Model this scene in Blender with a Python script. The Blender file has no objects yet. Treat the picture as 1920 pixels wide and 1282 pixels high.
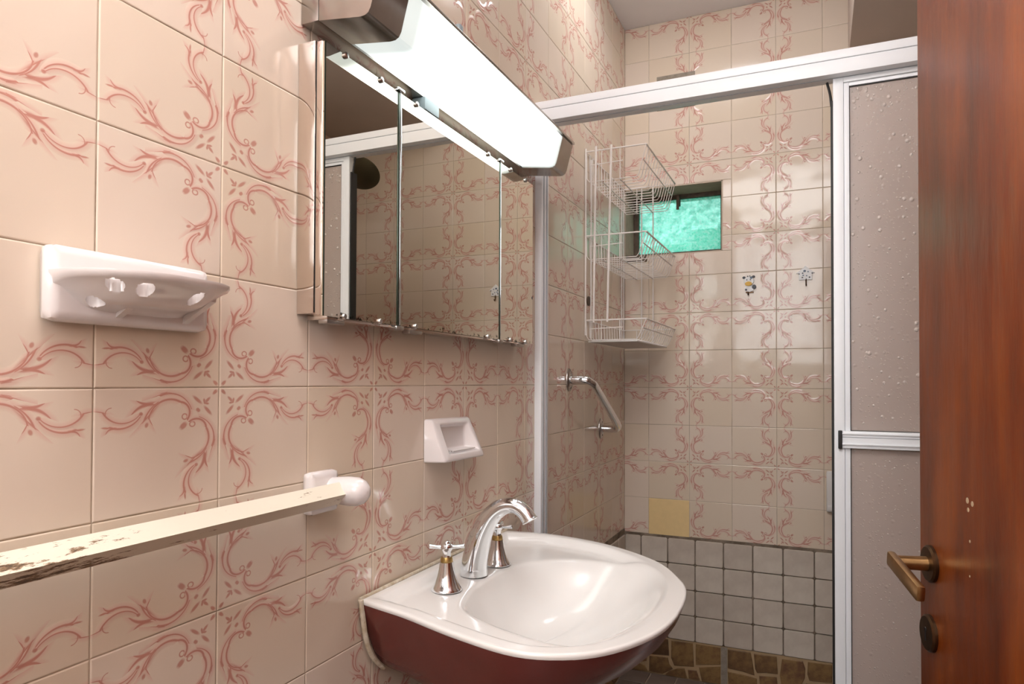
import bpy, bmesh, math, random
import numpy as np
from mathutils import Matrix, Vector, Euler

random.seed(7)
np.random.seed(7)
scene = bpy.context.scene
ROOT = scene.collection
ZO = 1.176                      # heights below are measured from the eye-level tile joint; the floor is ZO lower

# ------------------------------------------------------------------ camera
cam_data = bpy.data.cameras.new('camera')
cam_data.sensor_width = 36.0
cam_data.lens = 24.094
cam_data.shift_y = 0.02746
cam_data.clip_start = 0.02
camera = bpy.data.objects.new('camera', cam_data)
ROOT.objects.link(camera)
_y, _p, _r = -0.4191, 0.0165, 0.0038
_f = Vector((math.sin(_y) * math.cos(_p), math.cos(_y) * math.cos(_p), math.sin(_p)))
_rt = Vector((math.cos(_y), -math.sin(_y), 0))
_u = _rt.cross(_f)
_rt, _u = _rt * math.cos(_r) + _u * math.sin(_r), _u * math.cos(_r) - _rt * math.sin(_r)
_m = Matrix((_rt, _u, -_f)).transposed().to_4x4()
_m.translation = Vector((0.7364, -0.508, 0.0095 + ZO))
camera.matrix_world = _m
scene.camera = camera

# ------------------------------------------------------------------ world, exposure
world = bpy.data.worlds.new('sky')
scene.world = world
world.use_nodes = True
_bg = world.node_tree.nodes['Background']
_bg.inputs['Color'].default_value = (0.85, 0.95, 1.0, 1)
_bg.inputs['Strength'].default_value = 2.2
scene.view_settings.view_transform = 'Standard'
scene.view_settings.look = 'None'
scene.view_settings.gamma = 1.0
scene.view_settings.use_curve_mapping = False
scene.view_settings.exposure = 0.92
scene.cycles.max_bounces = 6
scene.cycles.diffuse_bounces = 3
scene.cycles.glossy_bounces = 4
scene.cycles.transmission_bounces = 4
scene.cycles.caustics_reflective = False
scene.cycles.caustics_refractive = False
scene.cycles.use_adaptive_sampling = True
scene.cycles.adaptive_threshold = 0.08
FILL_CEILING = 5.2             # radiance of the added fill dome, standing in for flash bounced off the ceiling
FILL_FRONT = 3.2                # radiance of the made-up louvre window, added for light from the front
FILL_SHOWER = 8.0              # radiance of the unseen flat lamp added to brighten the shower
LAMP_TUBE = 2.6                 # radiance of the mirror light's diffuser


# ------------------------------------------------------------------ materials
def srgb(r, g, b):
    def c(v):
        v /= 255.0
        return v / 12.92 if v <= 0.04045 else ((v + 0.055) / 1.055) ** 2.4
    return (c(r), c(g), c(b), 1.0)


class NT:
    def __init__(s, name):
        s.m = bpy.data.materials.new(name)
        s.m.use_nodes = True
        s.t = s.m.node_tree
        s.bsdf = s.t.nodes['Principled BSDF']
        s.out = s.t.nodes['Material Output']

    def n(s, kind, **kw):
        nd = s.t.nodes.new(kind)
        for k, v in kw.items():
            if k in nd.inputs:
                nd.inputs[k].default_value = v
            else:
                setattr(nd, k, v)
        return nd

    def l(s, a, b):
        s.t.links.new(a, b)

    def set(s, **kw):
        for k, v in kw.items():
            s.bsdf.inputs[k.replace('_', ' ')].default_value = v
        return s

    def mix(s, fac, a, b, blend='MIX'):
        nd = s.n('ShaderNodeMix', data_type='RGBA', blend_type=blend)
        for sock, v in ((nd.inputs[0], fac), (nd.inputs[6], a), (nd.inputs[7], b)):
            if hasattr(v, 'is_linked'):
                s.l(v, sock)
            else:
                sock.default_value = v
        return nd.outputs[2]

    def ramp(s, src, stops):
        nd = s.n('ShaderNodeValToRGB')
        el = nd.color_ramp.elements
        while len(el) < len(stops):
            el.new(0.5)
        for e, (p, c) in zip(el, stops):
            e.position = p
            e.color = c
        s.l(src, nd.inputs['Fac'])
        return nd.outputs['Color']

    def noise(s, scale, detail=3.0, rough=0.5, vec=None, stretch=None, coord='Object'):
        nd = s.n('ShaderNodeTexNoise', Scale=scale, Detail=detail, Roughness=rough)
        tc = s.n('ShaderNodeTexCoord')
        src = tc.outputs[coord]
        if stretch:
            mp = s.n('ShaderNodeMapping')
            mp.inputs['Scale'].default_value = stretch
            s.l(src, mp.inputs['Vector'])
            src = mp.outputs['Vector']
        s.l(src, nd.inputs['Vector'])
        return nd.outputs['Fac']

    def bump(s, height, strength, dist):
        nd = s.n('ShaderNodeBump', Strength=strength, Distance=dist)
        s.l(height, nd.inputs['Height'])
        s.l(nd.outputs['Normal'], s.bsdf.inputs['Normal'])
        return nd


def plain(name, col, rough=0.4, metal=0.0, var=0.0, vscale=6.0, bump=0.0, bscale=60.0, **kw):
    t = NT(name)
    t.set(Base_Color=col, Roughness=rough, Metallic=metal, **kw)
    if var:
        f = t.noise(vscale, 4.0, 0.6)
        d = tuple(c * (1 - var) for c in col[:3]) + (1,)
        e = tuple(min(1, c * (1 + var)) for c in col[:3]) + (1,)
        t.l(t.ramp(f, [(0.3, d), (0.7, e)]), t.bsdf.inputs['Base Color'])
    if bump:
        t.bump(t.noise(bscale, 3.0), bump, 0.001)
    return t.m


CREAM = srgb(224, 199, 182)


def plain_tile_material():
    t = NT('cream_tile_far')
    tc = t.n('ShaderNodeNewGeometry')
    br = t.n('ShaderNodeTexBrick', Scale=1.0)
    br.inputs['Color1'].default_value = CREAM
    br.inputs['Color2'].default_value = srgb(220, 190, 174)
    br.inputs['Mortar'].default_value = srgb(140, 122, 105)
    br.inputs['Mortar Size'].default_value = 0.0015
    br.inputs['Brick Width'].default_value = 0.164
    br.inputs['Row Height'].default_value = 0.15
    br.offset = 0.0
    sp = t.n('ShaderNodeSeparateXYZ')
    t.l(tc.outputs['Position'], sp.inputs[0])
    ad = t.n('ShaderNodeMath', operation='ADD')
    t.l(sp.outputs[0], ad.inputs[0])
    t.l(sp.outputs[1], ad.inputs[1])
    cb = t.n('ShaderNodeCombineXYZ')
    t.l(ad.outputs[0], cb.inputs[0])
    t.l(sp.outputs[2], cb.inputs[1])
    t.l(cb.outputs[0], br.inputs['Vector'])
    t.l(br.outputs['Color'], t.bsdf.inputs['Base Color'])
    t.set(Roughness=0.15)
    return t.m


def grout_material():
    t = NT('stained_grout')
    f = t.noise(9.0, 5.0, 0.7, coord='Object')
    t.l(t.ramp(f, [(0.35, srgb(142, 124, 104)), (0.6, srgb(196, 178, 158))]), t.bsdf.inputs['Base Color'])
    t.set(Roughness=0.9)
    return t.m


def mottled(name, stops, scale, rough, bump=0.2, bscale=80, dist=0.001, perobj=0.0, detail=5.0, rr=0.65):
    t = NT(name)
    f = t.noise(scale, detail, rr)
    if perobj:
        oi = t.n('ShaderNodeObjectInfo')
        ma = t.n('ShaderNodeMath', operation='MULTIPLY_ADD')
        t.l(oi.outputs['Random'], ma.inputs[0])
        ma.inputs[1].default_value = perobj
        t.l(f, ma.inputs[2])
        sb = t.n('ShaderNodeMath', operation='SUBTRACT')
        t.l(ma.outputs[0], sb.inputs[0])
        sb.inputs[1].default_value = perobj / 2
        f = sb.outputs[0]
    t.l(t.ramp(f, stops), t.bsdf.inputs['Base Color'])
    t.set(Roughness=rough)
    if bump:
        t.bump(t.noise(bscale, 4.0), bump, dist)
    return t.m


def wood_material():
    t = NT('varnished_red_wood')
    a = t.noise(1.0, 5.0, 0.55, stretch=(12, 12, 2.2))
    b = t.noise(1.0, 3.0, 0.5, stretch=(120, 120, 3.0))
    c = t.mix(0.16, a, b)
    t.l(t.ramp(c, [(0.32, srgb(74, 27, 6)), (0.5, srgb(116, 48, 10)), (0.68, srgb(148, 72, 18))]), t.bsdf.inputs['Base Color'])
    t.set(Roughness=0.36, Coat_Weight=0.25, Coat_Roughness=0.30, Specular_IOR_Level=0.30)
    h = t.noise(1.0, 3.0, 0.5, stretch=(42, 42, 11))
    t.bump(h, 0.45, 0.004)
    return t.m


def frosted_material():
    t = NT('bubbled_grey_glass')
    tc = t.n('ShaderNodeTexCoord')
    v1 = t.n('ShaderNodeTexVoronoi', Scale=62.0, Randomness=1.0)
    v2 = t.n('ShaderNodeTexVoronoi', Scale=150.0, Randomness=1.0)
    t.l(tc.outputs['Object'], v1.inputs['Vector'])
    t.l(tc.outputs['Object'], v2.inputs['Vector'])

    def drop(v, keep, rad):
        s = t.n('ShaderNodeSeparateColor')
        t.l(v.outputs['Color'], s.inputs[0])
        k = t.n('ShaderNodeMath', operation='LESS_THAN')
        t.l(s.outputs[0], k.inputs[0])
        k.inputs[1].default_value = keep
        mr = t.n('ShaderNodeMapRange', interpolation_type='SMOOTHSTEP')
        mr.inputs['From Min'].default_value = rad
        mr.inputs['From Max'].default_value = 0.0
        t.l(v.outputs['Distance'], mr.inputs['Value'])
        mu = t.n('ShaderNodeMath', operation='MULTIPLY')
        t.l(k.outputs[0], mu.inputs[0])
        t.l(mr.outputs[0], mu.inputs[1])
        return mu.outputs[0]
    ad = t.n('ShaderNodeMath', operation='ADD')
    t.l(drop(v1, 0.28, 0.34), ad.inputs[0])
    t.l(drop(v2, 0.45, 0.34), ad.inputs[1])
    b = t.bump(ad.outputs[0], 0.25, 0.004)
    t.set(Base_Color=srgb(214, 200, 192), Roughness=0.32, Specular_IOR_Level=0.5)
    tr = t.n('ShaderNodeBsdfTranslucent')
    tr.inputs['Color'].default_value = srgb(226, 208, 196)
    t.l(b.outputs['Normal'], tr.inputs['Normal'])
    mx = t.n('ShaderNodeMixShader')
    mx.inputs[0].default_value = 0.4
    t.l(t.bsdf.outputs[0], mx.inputs[1])
    t.l(tr.outputs[0], mx.inputs[2])
    t.l(mx.outputs[0], t.out.inputs['Surface'])
    return t.m


def mirror_material():
    t = NT('aged_mirror')
    f = t.noise(60.0, 6.0, 0.75)
    g = t.n('ShaderNodeNewGeometry')
    sp = t.n('ShaderNodeSeparateXYZ')
    t.l(g.outputs['Position'], sp.inputs[0])
    mr = t.n('ShaderNodeMapRange', interpolation_type='SMOOTHSTEP')
    mr.inputs['From Min'].default_value = 0.106 + ZO
    mr.inputs['From Max'].default_value = 0.135 + ZO
    mr.inputs['To Min'].default_value = 0.18
    mr.inputs['To Max'].default_value = -0.06
    t.l(sp.outputs[2], mr.inputs['Value'])
    ad = t.n('ShaderNodeMath', operation='ADD')
    t.l(f, ad.inputs[0])
    t.l(mr.outputs[0], ad.inputs[1])
    spots = t.n('ShaderNodeMapRange', interpolation_type='SMOOTHSTEP')
    spots.inputs['From Min'].default_value = 0.70
    spots.inputs['From Max'].default_value = 0.76
    t.l(ad.outputs[0], spots.inputs['Value'])
    c = t.mix(spots.outputs[0], (0.79, 0.77, 0.70, 1), (0.06, 0.05, 0.04, 1))
    t.l(c, t.bsdf.inputs['Base Color'])
    t.set(Metallic=1.0, Roughness=0.008)
    return t.m


def towel_bar_material():
    t = NT('chipped_cream_enamel')
    f = t.noise(1.0, 6.0, 0.75, stretch=(90, 16, 90))
    g = t.noise(2.0, 2.0, 0.5)
    ad = t.n('ShaderNodeMath', operation='MULTIPLY_ADD')
    t.l(g, ad.inputs[0])
    ad.inputs[1].default_value = 0.5
    t.l(f, ad.inputs[2])
    t.l(t.ramp(ad.outputs[0], [(0.0, srgb(238, 228, 208)), (0.835, srgb(236, 226, 206)), (0.87, srgb(150, 120, 88)), (0.92, srgb(92, 74, 56))]), t.bsdf.inputs['Base Color'])
    t.set(Roughness=0.45)
    t.bump(f, 0.1, 0.001)
    return t.m


def emitter(name, col, strength):
    t = NT(name)
    t.set(Base_Color=(0.8, 0.8, 0.8, 1), Emission_Color=col, Emission_Strength=strength, Roughness=0.3)
    return t.m


def diffuser_material():
    # opal plastic over one fluorescent tube that is shorter than the housing: its ends glow less
    t = NT('opal_light_diffuser')
    tc = t.n('ShaderNodeTexCoord')
    sp = t.n('ShaderNodeSeparateXYZ')
    t.l(tc.outputs['Generated'], sp.inputs[0])
    a = t.n('ShaderNodeMapRange', interpolation_type='SMOOTHSTEP')
    a.inputs['From Min'].default_value = 0.06
    a.inputs['From Max'].default_value = 0.15
    a.inputs['To Min'].default_value = 0.40
    a.inputs['To Max'].default_value = LAMP_TUBE
    t.l(sp.outputs[1], a.inputs['Value'])
    b = t.n('ShaderNodeMapRange', interpolation_type='SMOOTHSTEP')
    b.inputs['From Min'].default_value = 0.985
    b.inputs['From Max'].default_value = 0.89
    b.inputs['To Min'].default_value = 0.40
    b.inputs['To Max'].default_value = LAMP_TUBE
    t.l(sp.outputs[1], b.inputs['Value'])
    mn = t.n('ShaderNodeMath', operation='MINIMUM')
    t.l(a.outputs[0], mn.inputs[0])
    t.l(b.outputs[0], mn.inputs[1])
    t.l(mn.outputs[0], t.bsdf.inputs['Emission Strength'])
    t.set(Base_Color=srgb(150, 155, 150), Emission_Color=(0.92, 1.0, 0.97, 1), Roughness=0.25)
    return t.m


def window_glass_material():
    t = NT('green_textured_glass')
    f = t.noise(95.0, 5.0, 0.8)
    t.set(Base_Color=(0.55, 0.92, 0.82, 1), Roughness=0.06, Transmission_Weight=1.0, IOR=1.06)
    tr = t.n('ShaderNodeBsdfTranslucent')
    t.l(t.ramp(f, [(0.36, (0.08, 0.48, 0.38, 1)), (0.47, (0.36, 0.88, 0.75, 1)), (0.58, (1.0, 1.0, 1.0, 1))]), tr.inputs['Color'])
    mx = t.n('ShaderNodeMixShader')
    mx.inputs[0].default_value = 0.5
    t.l(t.bsdf.outputs[0], mx.inputs[1])
    t.l(tr.outputs[0], mx.inputs[2])
    t.l(mx.outputs[0], t.out.inputs['Surface'])
    return t.m


M = {}
M['tile_far'] = plain_tile_material()
M['grout'] = grout_material()
M['grey_tile'] = mottled('matt_grey_tile', [(0.3, srgb(192, 178, 164)), (0.7, srgb(214, 202, 188))], 9.0, 0.45, 0.25, 60, 0.001, 0.25)
M['stone'] = mottled('brown_stone_tile', [(0.30, srgb(84, 60, 38)), (0.46, srgb(116, 86, 56)), (0.60, srgb(146, 114, 72)), (0.75, srgb(108, 74, 54))], 14.0, 0.5, 0.4, 70, 0.002, 0.45)
M['stone_joint'] = plain('sand_stone_joint', srgb(184, 156, 120), 0.8, var=0.12)
M['lower_grout'] = mottled('dark_grout', [(0.35, srgb(96, 82, 68)), (0.65, srgb(150, 134, 118))], 14.0, 0.9, 0.3)
M['floor_tile'] = mottled('taupe_floor_tile', [(0.3, srgb(112, 96, 88)), (0.7, srgb(136, 120, 110))], 7.0, 0.4, 0.2, 60, 0.001, 0.2)
M['floor_joint'] = plain('light_floor_joint', srgb(170, 150, 130), 0.85, var=0.1)
M['plaster'] = plain('white_painted_plaster', srgb(240, 238, 240), 0.85, var=0.03, vscale=2.0, bump=0.15, bscale=40)
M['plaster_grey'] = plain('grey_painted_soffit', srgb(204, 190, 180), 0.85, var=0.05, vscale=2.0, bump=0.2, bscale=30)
M['yellow_tile'] = plain('plain_yellow_tile', srgb(238, 208, 152), 0.35, var=0.03)
M['cement'] = mottled('dark_stained_cement', [(0.3, srgb(186, 168, 148)), (0.7, srgb(214, 198, 180))], 12.0, 0.9, 0.6, 50, 0.003)
M['cement_light'] = mottled('grey_cement', [(0.3, srgb(128, 118, 106)), (0.7, srgb(172, 160, 146))], 30.0, 0.9, 0.5, 60, 0.002)
M['rust'] = mottled('rusty_iron', [(0.3, srgb(72, 60, 50)), (0.7, srgb(116, 98, 82))], 40.0, 0.7, 0.4)
M['ceramic'] = plain('white_glazed_ceramic', srgb(230, 222, 220), 0.10, Coat_Weight=0.3, Coat_Roughness=0.05)
M['basin_white'] = plain('white_basin_enamel', srgb(240, 236, 232), 0.12, var=0.015, vscale=5, bump=0.05, bscale=300)
M['basin_red'] = plain('maroon_basin_glaze', srgb(112, 53, 48), 0.22, var=0.1, vscale=8)
M['silicone'] = mottled('yellowed_sealant', [(0.3, srgb(186, 166, 132)), (0.7, srgb(232, 222, 206))], 60.0, 0.7, 0.6, 90, 0.002)
M['chrome'] = plain('polished_chrome', (0.82, 0.85, 0.88, 1), 0.07, 1.0, bump=0.03, bscale=40)
M['satin_chrome'] = plain('satin_chrome', (0.48, 0.46, 0.44, 1), 0.28, 1.0)
M['brass'] = plain('worn_brass', srgb(190, 162, 104), 0.35, 1.0, var=0.2, vscale=80)
M['bronze'] = plain('aged_bronze', srgb(168, 132, 88), 0.32, 1.0, var=0.15, vscale=60)
M['bronze_dark'] = plain('dark_bronze', srgb(84, 62, 44), 0.4, 1.0, var=0.2, vscale=60)
M['steel'] = plain('polished_steel', (0.76, 0.69, 0.64, 1), 0.07, 1.0, var=0.08, vscale=6)
M['steel_dark'] = plain('brushed_lamp_steel', (0.40, 0.37, 0.34, 1), 0.22, 1.0, var=0.12, vscale=20)
M['dark'] = plain('black_rubber', srgb(28, 25, 24), 0.6)
M['glass_edge'] = plain('dark_green_glass_edge', srgb(58, 68, 58), 0.2, 0.6)
M['mirror'] = mirror_material()
M['aluminium'] = plain('white_enamelled_aluminium', srgb(246, 247, 250), 0.35)
M['aluminium_shade'] = plain('aluminium_groove_shade', srgb(170, 172, 178), 0.4)  # darker grey paints the shade of the frame's grooves
M['frosted'] = frosted_material()
M['frosted_smooth'] = plain('smooth_grey_glass', srgb(208, 194, 186), 0.16)
M['wire'] = plain('white_coated_wire', srgb(240, 232, 226), 0.35, var=0.05, vscale=30)
M['wood'] = wood_material()
M['towel'] = towel_bar_material()
M['diffuser'] = diffuser_material()
M['opal'] = emitter('ceiling_fill_glow', (0.975, 0.985, 1.0, 1), FILL_CEILING)
M['opal_fill'] = emitter('shower_fill_glow', (0.975, 0.985, 1.0, 1), FILL_SHOWER)
M['fill_pane'] = emitter('front_fill_glow', (0.95, 0.98, 1.0, 1), FILL_FRONT)
M['pane'] = window_glass_material()
M['teal'] = plain('teal_plastic_sheet', srgb(150, 225, 205), 0.6, var=0.1, vscale=3)
M['leaf'] = mottled('hedge_green', [(0.38, srgb(120, 160, 150)), (0.6, srgb(245, 250, 248))], 22.0, 0.8, 0)
M['white_plastic'] = plain('white_plastic', srgb(226, 222, 218), 0.35)
M['grey_plastic'] = plain('grey_plastic', srgb(120, 130, 134), 0.45)
M['pvc_beige'] = plain('beige_pipe', srgb(190, 165, 135), 0.45)
M['hook_white'] = plain('hook_white', srgb(240, 240, 240), 0.35)
M['hook_black'] = plain('hook_black', srgb(40, 38, 50), 0.4)
M['hook_yellow'] = plain('hook_yellow', srgb(230, 180, 50), 0.4)
M['hook_blue'] = plain('hook_slate_blue', srgb(95, 110, 130), 0.4)
M['hall'] = plain('pale_hall_paint', srgb(236, 232, 228), 0.8, var=0.03)
M['shower_metal'] = plain('dull_shower_metal', srgb(104, 98, 76), 0.35, 0.8)


# ------------------------------------------------------------------ geometry helpers
class MB:
    """Collects shapes (in room coordinates) that become ONE mesh object."""

    def __init__(s):
        s.v, s.f, s.sm = [], [], []

    def add(s, vs, fs, smooth=False):
        o = len(s.v)
        s.v += [tuple(p) for p in vs]
        s.f += [tuple(o + i for i in q) for q in fs]
        s.sm += [smooth] * len(fs)
        return s

    def frame(s, o, ax, ay, az, x0, x1, y0, y1, z0, z1, bev=0.0):
        """Box in a local frame (o + x*ax + y*ay + z*az), optionally bevelled."""
        o, ax, ay, az = (np.array(a, float) for a in (o, ax, ay, az))
        bm = bmesh.new()
        vs = [bm.verts.new((x, y, z)) for x in (x0, x1) for y in (y0, y1) for z in (z0, z1)]
        for q in ((0, 1, 3, 2), (4, 6, 7, 5), (0, 4, 5, 1), (2, 3, 7, 6), (0, 2, 6, 4), (1, 5, 7, 3)):
            bm.faces.new([vs[i] for i in q])
        bmesh.ops.recalc_face_normals(bm, faces=bm.faces)
        if bev:
            b = min(bev, 0.49 * min(x1 - x0, y1 - y0, z1 - z0))
            bmesh.ops.bevel(bm, geom=list(bm.edges), offset=b, segments=2, profile=0.6, affect='EDGES')
        bm.verts.index_update()
        pts = [o + ax * v.co.x + ay * v.co.y + az * v.co.z for v in bm.verts]
        fs = [[v.index for v in f.verts] for f in bm.faces]
        if np.dot(np.cross(ax, ay), az) < 0:
            fs = [q[::-1] for q in fs]
        bm.free()
        return s.add(pts, fs, bool(bev))

    def box(s, x0, x1, y0, y1, z0, z1, bev=0.0):
        return s.frame((0, 0, 0), (1, 0, 0), (0, 1, 0), (0, 0, 1), x0, x1, y0, y1, z0, z1, bev)

    def tube(s, pts, rad, n=12, caps=True, squash=None):
        pts = [np.array(p, float) for p in pts]
        if not hasattr(rad, '__len__'):
            rad = [rad] * len(pts)
        rings = []
        t0 = pts[1] - pts[0]
        ref = np.array((0, 0, 1.0)) if abs(t0[2]) < 0.9 * np.linalg.norm(t0) else np.array((0, 1.0, 0))
        for i, p in enumerate(pts):
            a = pts[max(0, i - 1)]
            b = pts[min(len(pts) - 1, i + 1)]
            t = (b - a) / (np.linalg.norm(b - a) + 1e-12)
            u = np.cross(ref, t)
            u /= np.linalg.norm(u) + 1e-12
            w = np.cross(t, u)
            ref = w
            rings.append([p + rad[i] * (math.cos(k * 2 * math.pi / n) * u + math.sin(k * 2 * math.pi / n) * w) for k in range(n)])
        return s.rings(rings, caps)

    def rings(s, rings, caps=True, closed=True):
        n = len(rings[0])
        vs = [p for r in rings for p in r]
        fs = []
        for i in range(len(rings) - 1):
            for k in range(n if closed else n - 1):
                fs.append((i * n + k, i * n + (k + 1) % n, (i + 1) * n + (k + 1) % n, (i + 1) * n + k))
        s.add(vs, fs, True)
        if caps:
            s.add(rings[0], [tuple(range(n - 1, -1, -1))], False)
            s.add(rings[-1], [tuple(range(n))], False)
        return s

    def lathe(s, prof, c, axis=(0, 0, 1), n=32, caps=True, u=None):
        ax = np.array(axis, float)
        ax /= np.linalg.norm(ax)
        if u is None:
            u = np.cross(ax, (0, 0, 1.0)) if abs(ax[2]) < 0.9 else np.array((1.0, 0, 0))
        u = np.array(u, float)
        u /= np.linalg.norm(u)
        w = np.cross(ax, u)
        c = np.array(c, float)
        rg = [[c + ax * h + r * (math.cos(k * 2 * math.pi / n) * u + math.sin(k * 2 * math.pi / n) * w) for k in range(n)] for r, h in prof]
        return s.rings(rg, caps)

    def prism(s, poly, o, ax, ay, az, d0, d1, bev=0.0):
        """Polygon (in ax, ay) extruded along az from d0 to d1; the d1 face gets a small bevel."""
        o, ax, ay, az = (np.array(a, float) for a in (o, ax, ay, az))
        n = len(poly)
        c = np.mean(np.array(poly), 0)
        ring = lambda pl, d: [o + ax * p[0] + ay * p[1] + az * d for p in pl]
        layers = [ring(poly, d0)]
        if bev:
            layers.append(ring(poly, d1 - bev))
            ins = []
            for p in poly:
                v = np.array(p) - c
                L = np.linalg.norm(v)
                ins.append(tuple(c + v * max(0.1, (L - bev * 1.2) / L)))
            layers.append(ring(ins, d1))
        else:
            layers.append(ring(poly, d1))
        flip = np.dot(np.cross(ax, ay), az) < 0
        area = sum(poly[i][0] * poly[(i + 1) % n][1] - poly[(i + 1) % n][0] * poly[i][1] for i in range(n))
        if area < 0:
            flip = not flip
        vs = [p for r in layers for p in r]
        fs = [(i * n + k, i * n + (k + 1) % n, (i + 1) * n + (k + 1) % n, (i + 1) * n + k) for i in range(len(layers) - 1) for k in range(n)]
        fs.append(tuple(range(n - 1, -1, -1)))
        fs.append(tuple((len(layers) - 1) * n + k for k in range(n)))
        if flip:
            fs = [q[::-1] for q in fs]
        return s.add(vs, fs, False)

    def ball(s, c, r, n=12, sc=(1, 1, 1)):
        rg = []
        for i in range(1, n // 2):
            a = math.pi * i / (n // 2)
            rg.append([(c[0] + sc[0] * r * math.sin(a) * math.cos(k * 2 * math.pi / n), c[1] + sc[1] * r * math.sin(a) * math.sin(k * 2 * math.pi / n), c[2] - sc[2] * r * math.cos(a)) for k in range(n)])
        return s.rings(rg, True)

    def build(s, name, mat, parent=None, angle=40, fix=False):
        vs = np.array(s.v, float)
        vs[:, 2] += ZO
        lo, hi = vs.min(0), vs.max(0)
        org = np.array(((lo[0] + hi[0]) / 2, (lo[1] + hi[1]) / 2, lo[2]))
        me = bpy.data.meshes.new(name)
        me.from_pydata([tuple(p) for p in vs - org], [], s.f)
        me.polygons.foreach_set('use_smooth', s.sm)
        if fix:
            bm = bmesh.new()
            bm.from_mesh(me)
            bmesh.ops.remove_doubles(bm, verts=bm.verts, dist=1e-6)
            bmesh.ops.recalc_face_normals(bm, faces=bm.faces)
            bm.to_mesh(me)
            bm.free()
        me.update()
        me.set_sharp_from_angle(angle=math.radians(angle))
        me.materials.append(M[mat] if isinstance(mat, str) else mat)
        o = bpy.data.objects.new(name, me)
        ROOT.objects.link(o)
        if parent is not None:
            o.parent = parent
            o.location = Vector(org) - world_loc(parent)
        else:
            o.location = org
        return o


def world_loc(o):
    p = Vector((0, 0, 0))
    while o is not None:
        p += o.location
        o = o.parent
    return p


def tag(o, label, cat, group=None):
    o['label'] = label
    o['category'] = cat
    if group:
        o['group'] = group
    return o


def struct(o, label=None):
    o['kind'] = 'structure'
    if label:
        o['label'] = label
    return o


def thing(name, label, cat, loc, group=None):
    o = bpy.data.objects.new(name, None)
    o.empty_display_size = 0.05
    ROOT.objects.link(o)
    o.location = (loc[0], loc[1], loc[2] + ZO)
    return tag(o, label, cat, group)


def smooth_path(pts, sub=6):
    pts = [np.array(p, float) for p in pts]
    out = []
    for i in range(len(pts) - 1):
        p0, p1, p2, p3 = pts[max(0, i - 1)], pts[i], pts[i + 1], pts[min(len(pts) - 1, i + 2)]
        for k in range(sub):
            t = k / sub
            out.append(0.5 * ((2 * p1) + (-p0 + p2) * t + (2 * p0 - 5 * p1 + 4 * p2 - p3) * t * t + (-p0 + 3 * p1 - 3 * p2 + p3) * t ** 3))
    out.append(pts[-1])
    return out


FLOOR, CEIL = -1.176, 1.492
YB = 2.3025                      # back wall
XR = 1.55                        # right wall of the shower and of the rear part of the room
XD = 1.065                       # wall that holds the wooden door
YF = -1.30                       # wall behind the viewpoint

# ------------------------------------------------------------------ setting: shell
g = 0.0012
wl = MB().box(-0.15, -g, YF - 0.1, YB + 0.28, FLOOR - 0.1, CEIL + 0.1).build('wall_left', 'grout')
struct(wl)
wb = MB()
wb.box(-g, XR + 0.15, YB + g, YB + 0.28, FLOOR - 0.1, 0.53)
wb.box(0.395, XR + 0.15, YB + g, YB + 0.28, 0.53, 0.812)
wb.box(-g, XR + 0.15, YB + g, YB + 0.28, 0.812, CEIL + 0.1)
wall_back = struct(wb.build('wall_back', 'grout'))
wr = MB().box(XR, XR + 0.15, 0.75, YB, FLOOR - 0.1, CEIL + 0.1)
struct(wr.build('wall_right', 'tile_far'))
wd = MB()
wd.box(XD, XR + 0.15, 0.68, 0.75, FLOOR - 0.1, CEIL + 0.1)
wd.box(XD, XD + 0.15, YF - 0.1, -0.09, FLOOR - 0.1, CEIL + 0.1)
wd.box(XD, XD + 0.15, -0.09, 0.68, 0.90, CEIL + 0.1)
struct(wd.build('wall_door_side', 'tile_far'))
struct(MB().box(-0.15, XD + 0.15, YF - 0.1, YF, FLOOR - 0.1, CEIL + 0.1).build('wall_front', 'hall'))
struct(MB().box(XD + 0.13, XD + 0.9, -0.7, 0.68, FLOOR - 0.1, 0.92).box(XD + 0.15, XD + 0.16, -0.7, 0.68, FLOOR, 0.92).build('wall_hall', 'hall'))
ceiling = struct(MB().box(-0.15, XR + 0.15, YF - 0.1, YB + 0.28, CEIL, CEIL + 0.12).build('ceiling', 'plaster'))
MB().box(0.845, XR, 1.5, YB, 1.205, CEIL, 0.004).build('soffit', 'plaster_grey', ceiling)
floor = struct(MB().box(-0.15, XR + 0.15, YF - 0.1, YB + 0.28, FLOOR - 0.12, FLOOR - 0.003).build('floor', 'floor_joint'))
struct(MB().box(0.0, XR, 1.285, 1.42, FLOOR - 0.003, FLOOR + 0.09, 0.008).build('trim_1', 'grey_tile'), 'grey tiled shower kerb under the sliding door')

# ------------------------------------------------------------------ the printed scroll ornament of the wall tiles
CORN = [(65, 58), (993, 52), (988, 1036), (57, 1232)]


def homography(src, dst):
    A = []
    for (x, y), (u, v) in zip(src, dst):
        A.append([x, y, 1, 0, 0, 0, -u * x, -u * y, -u])
        A.append([0, 0, 0, x, y, 1, -v * x, -v * y, -v])
    return np.linalg.svd(np.array(A, float))[2][-1].reshape(3, 3)


HM = homography(CORN, [(0, 0), (1, 0), (1, 1), (0, 1)])


def to_uv(p):
    q = HM @ np.array((p[0], p[1], 1.0))
    return (q[0] / q[2], q[1] / q[2])


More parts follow.
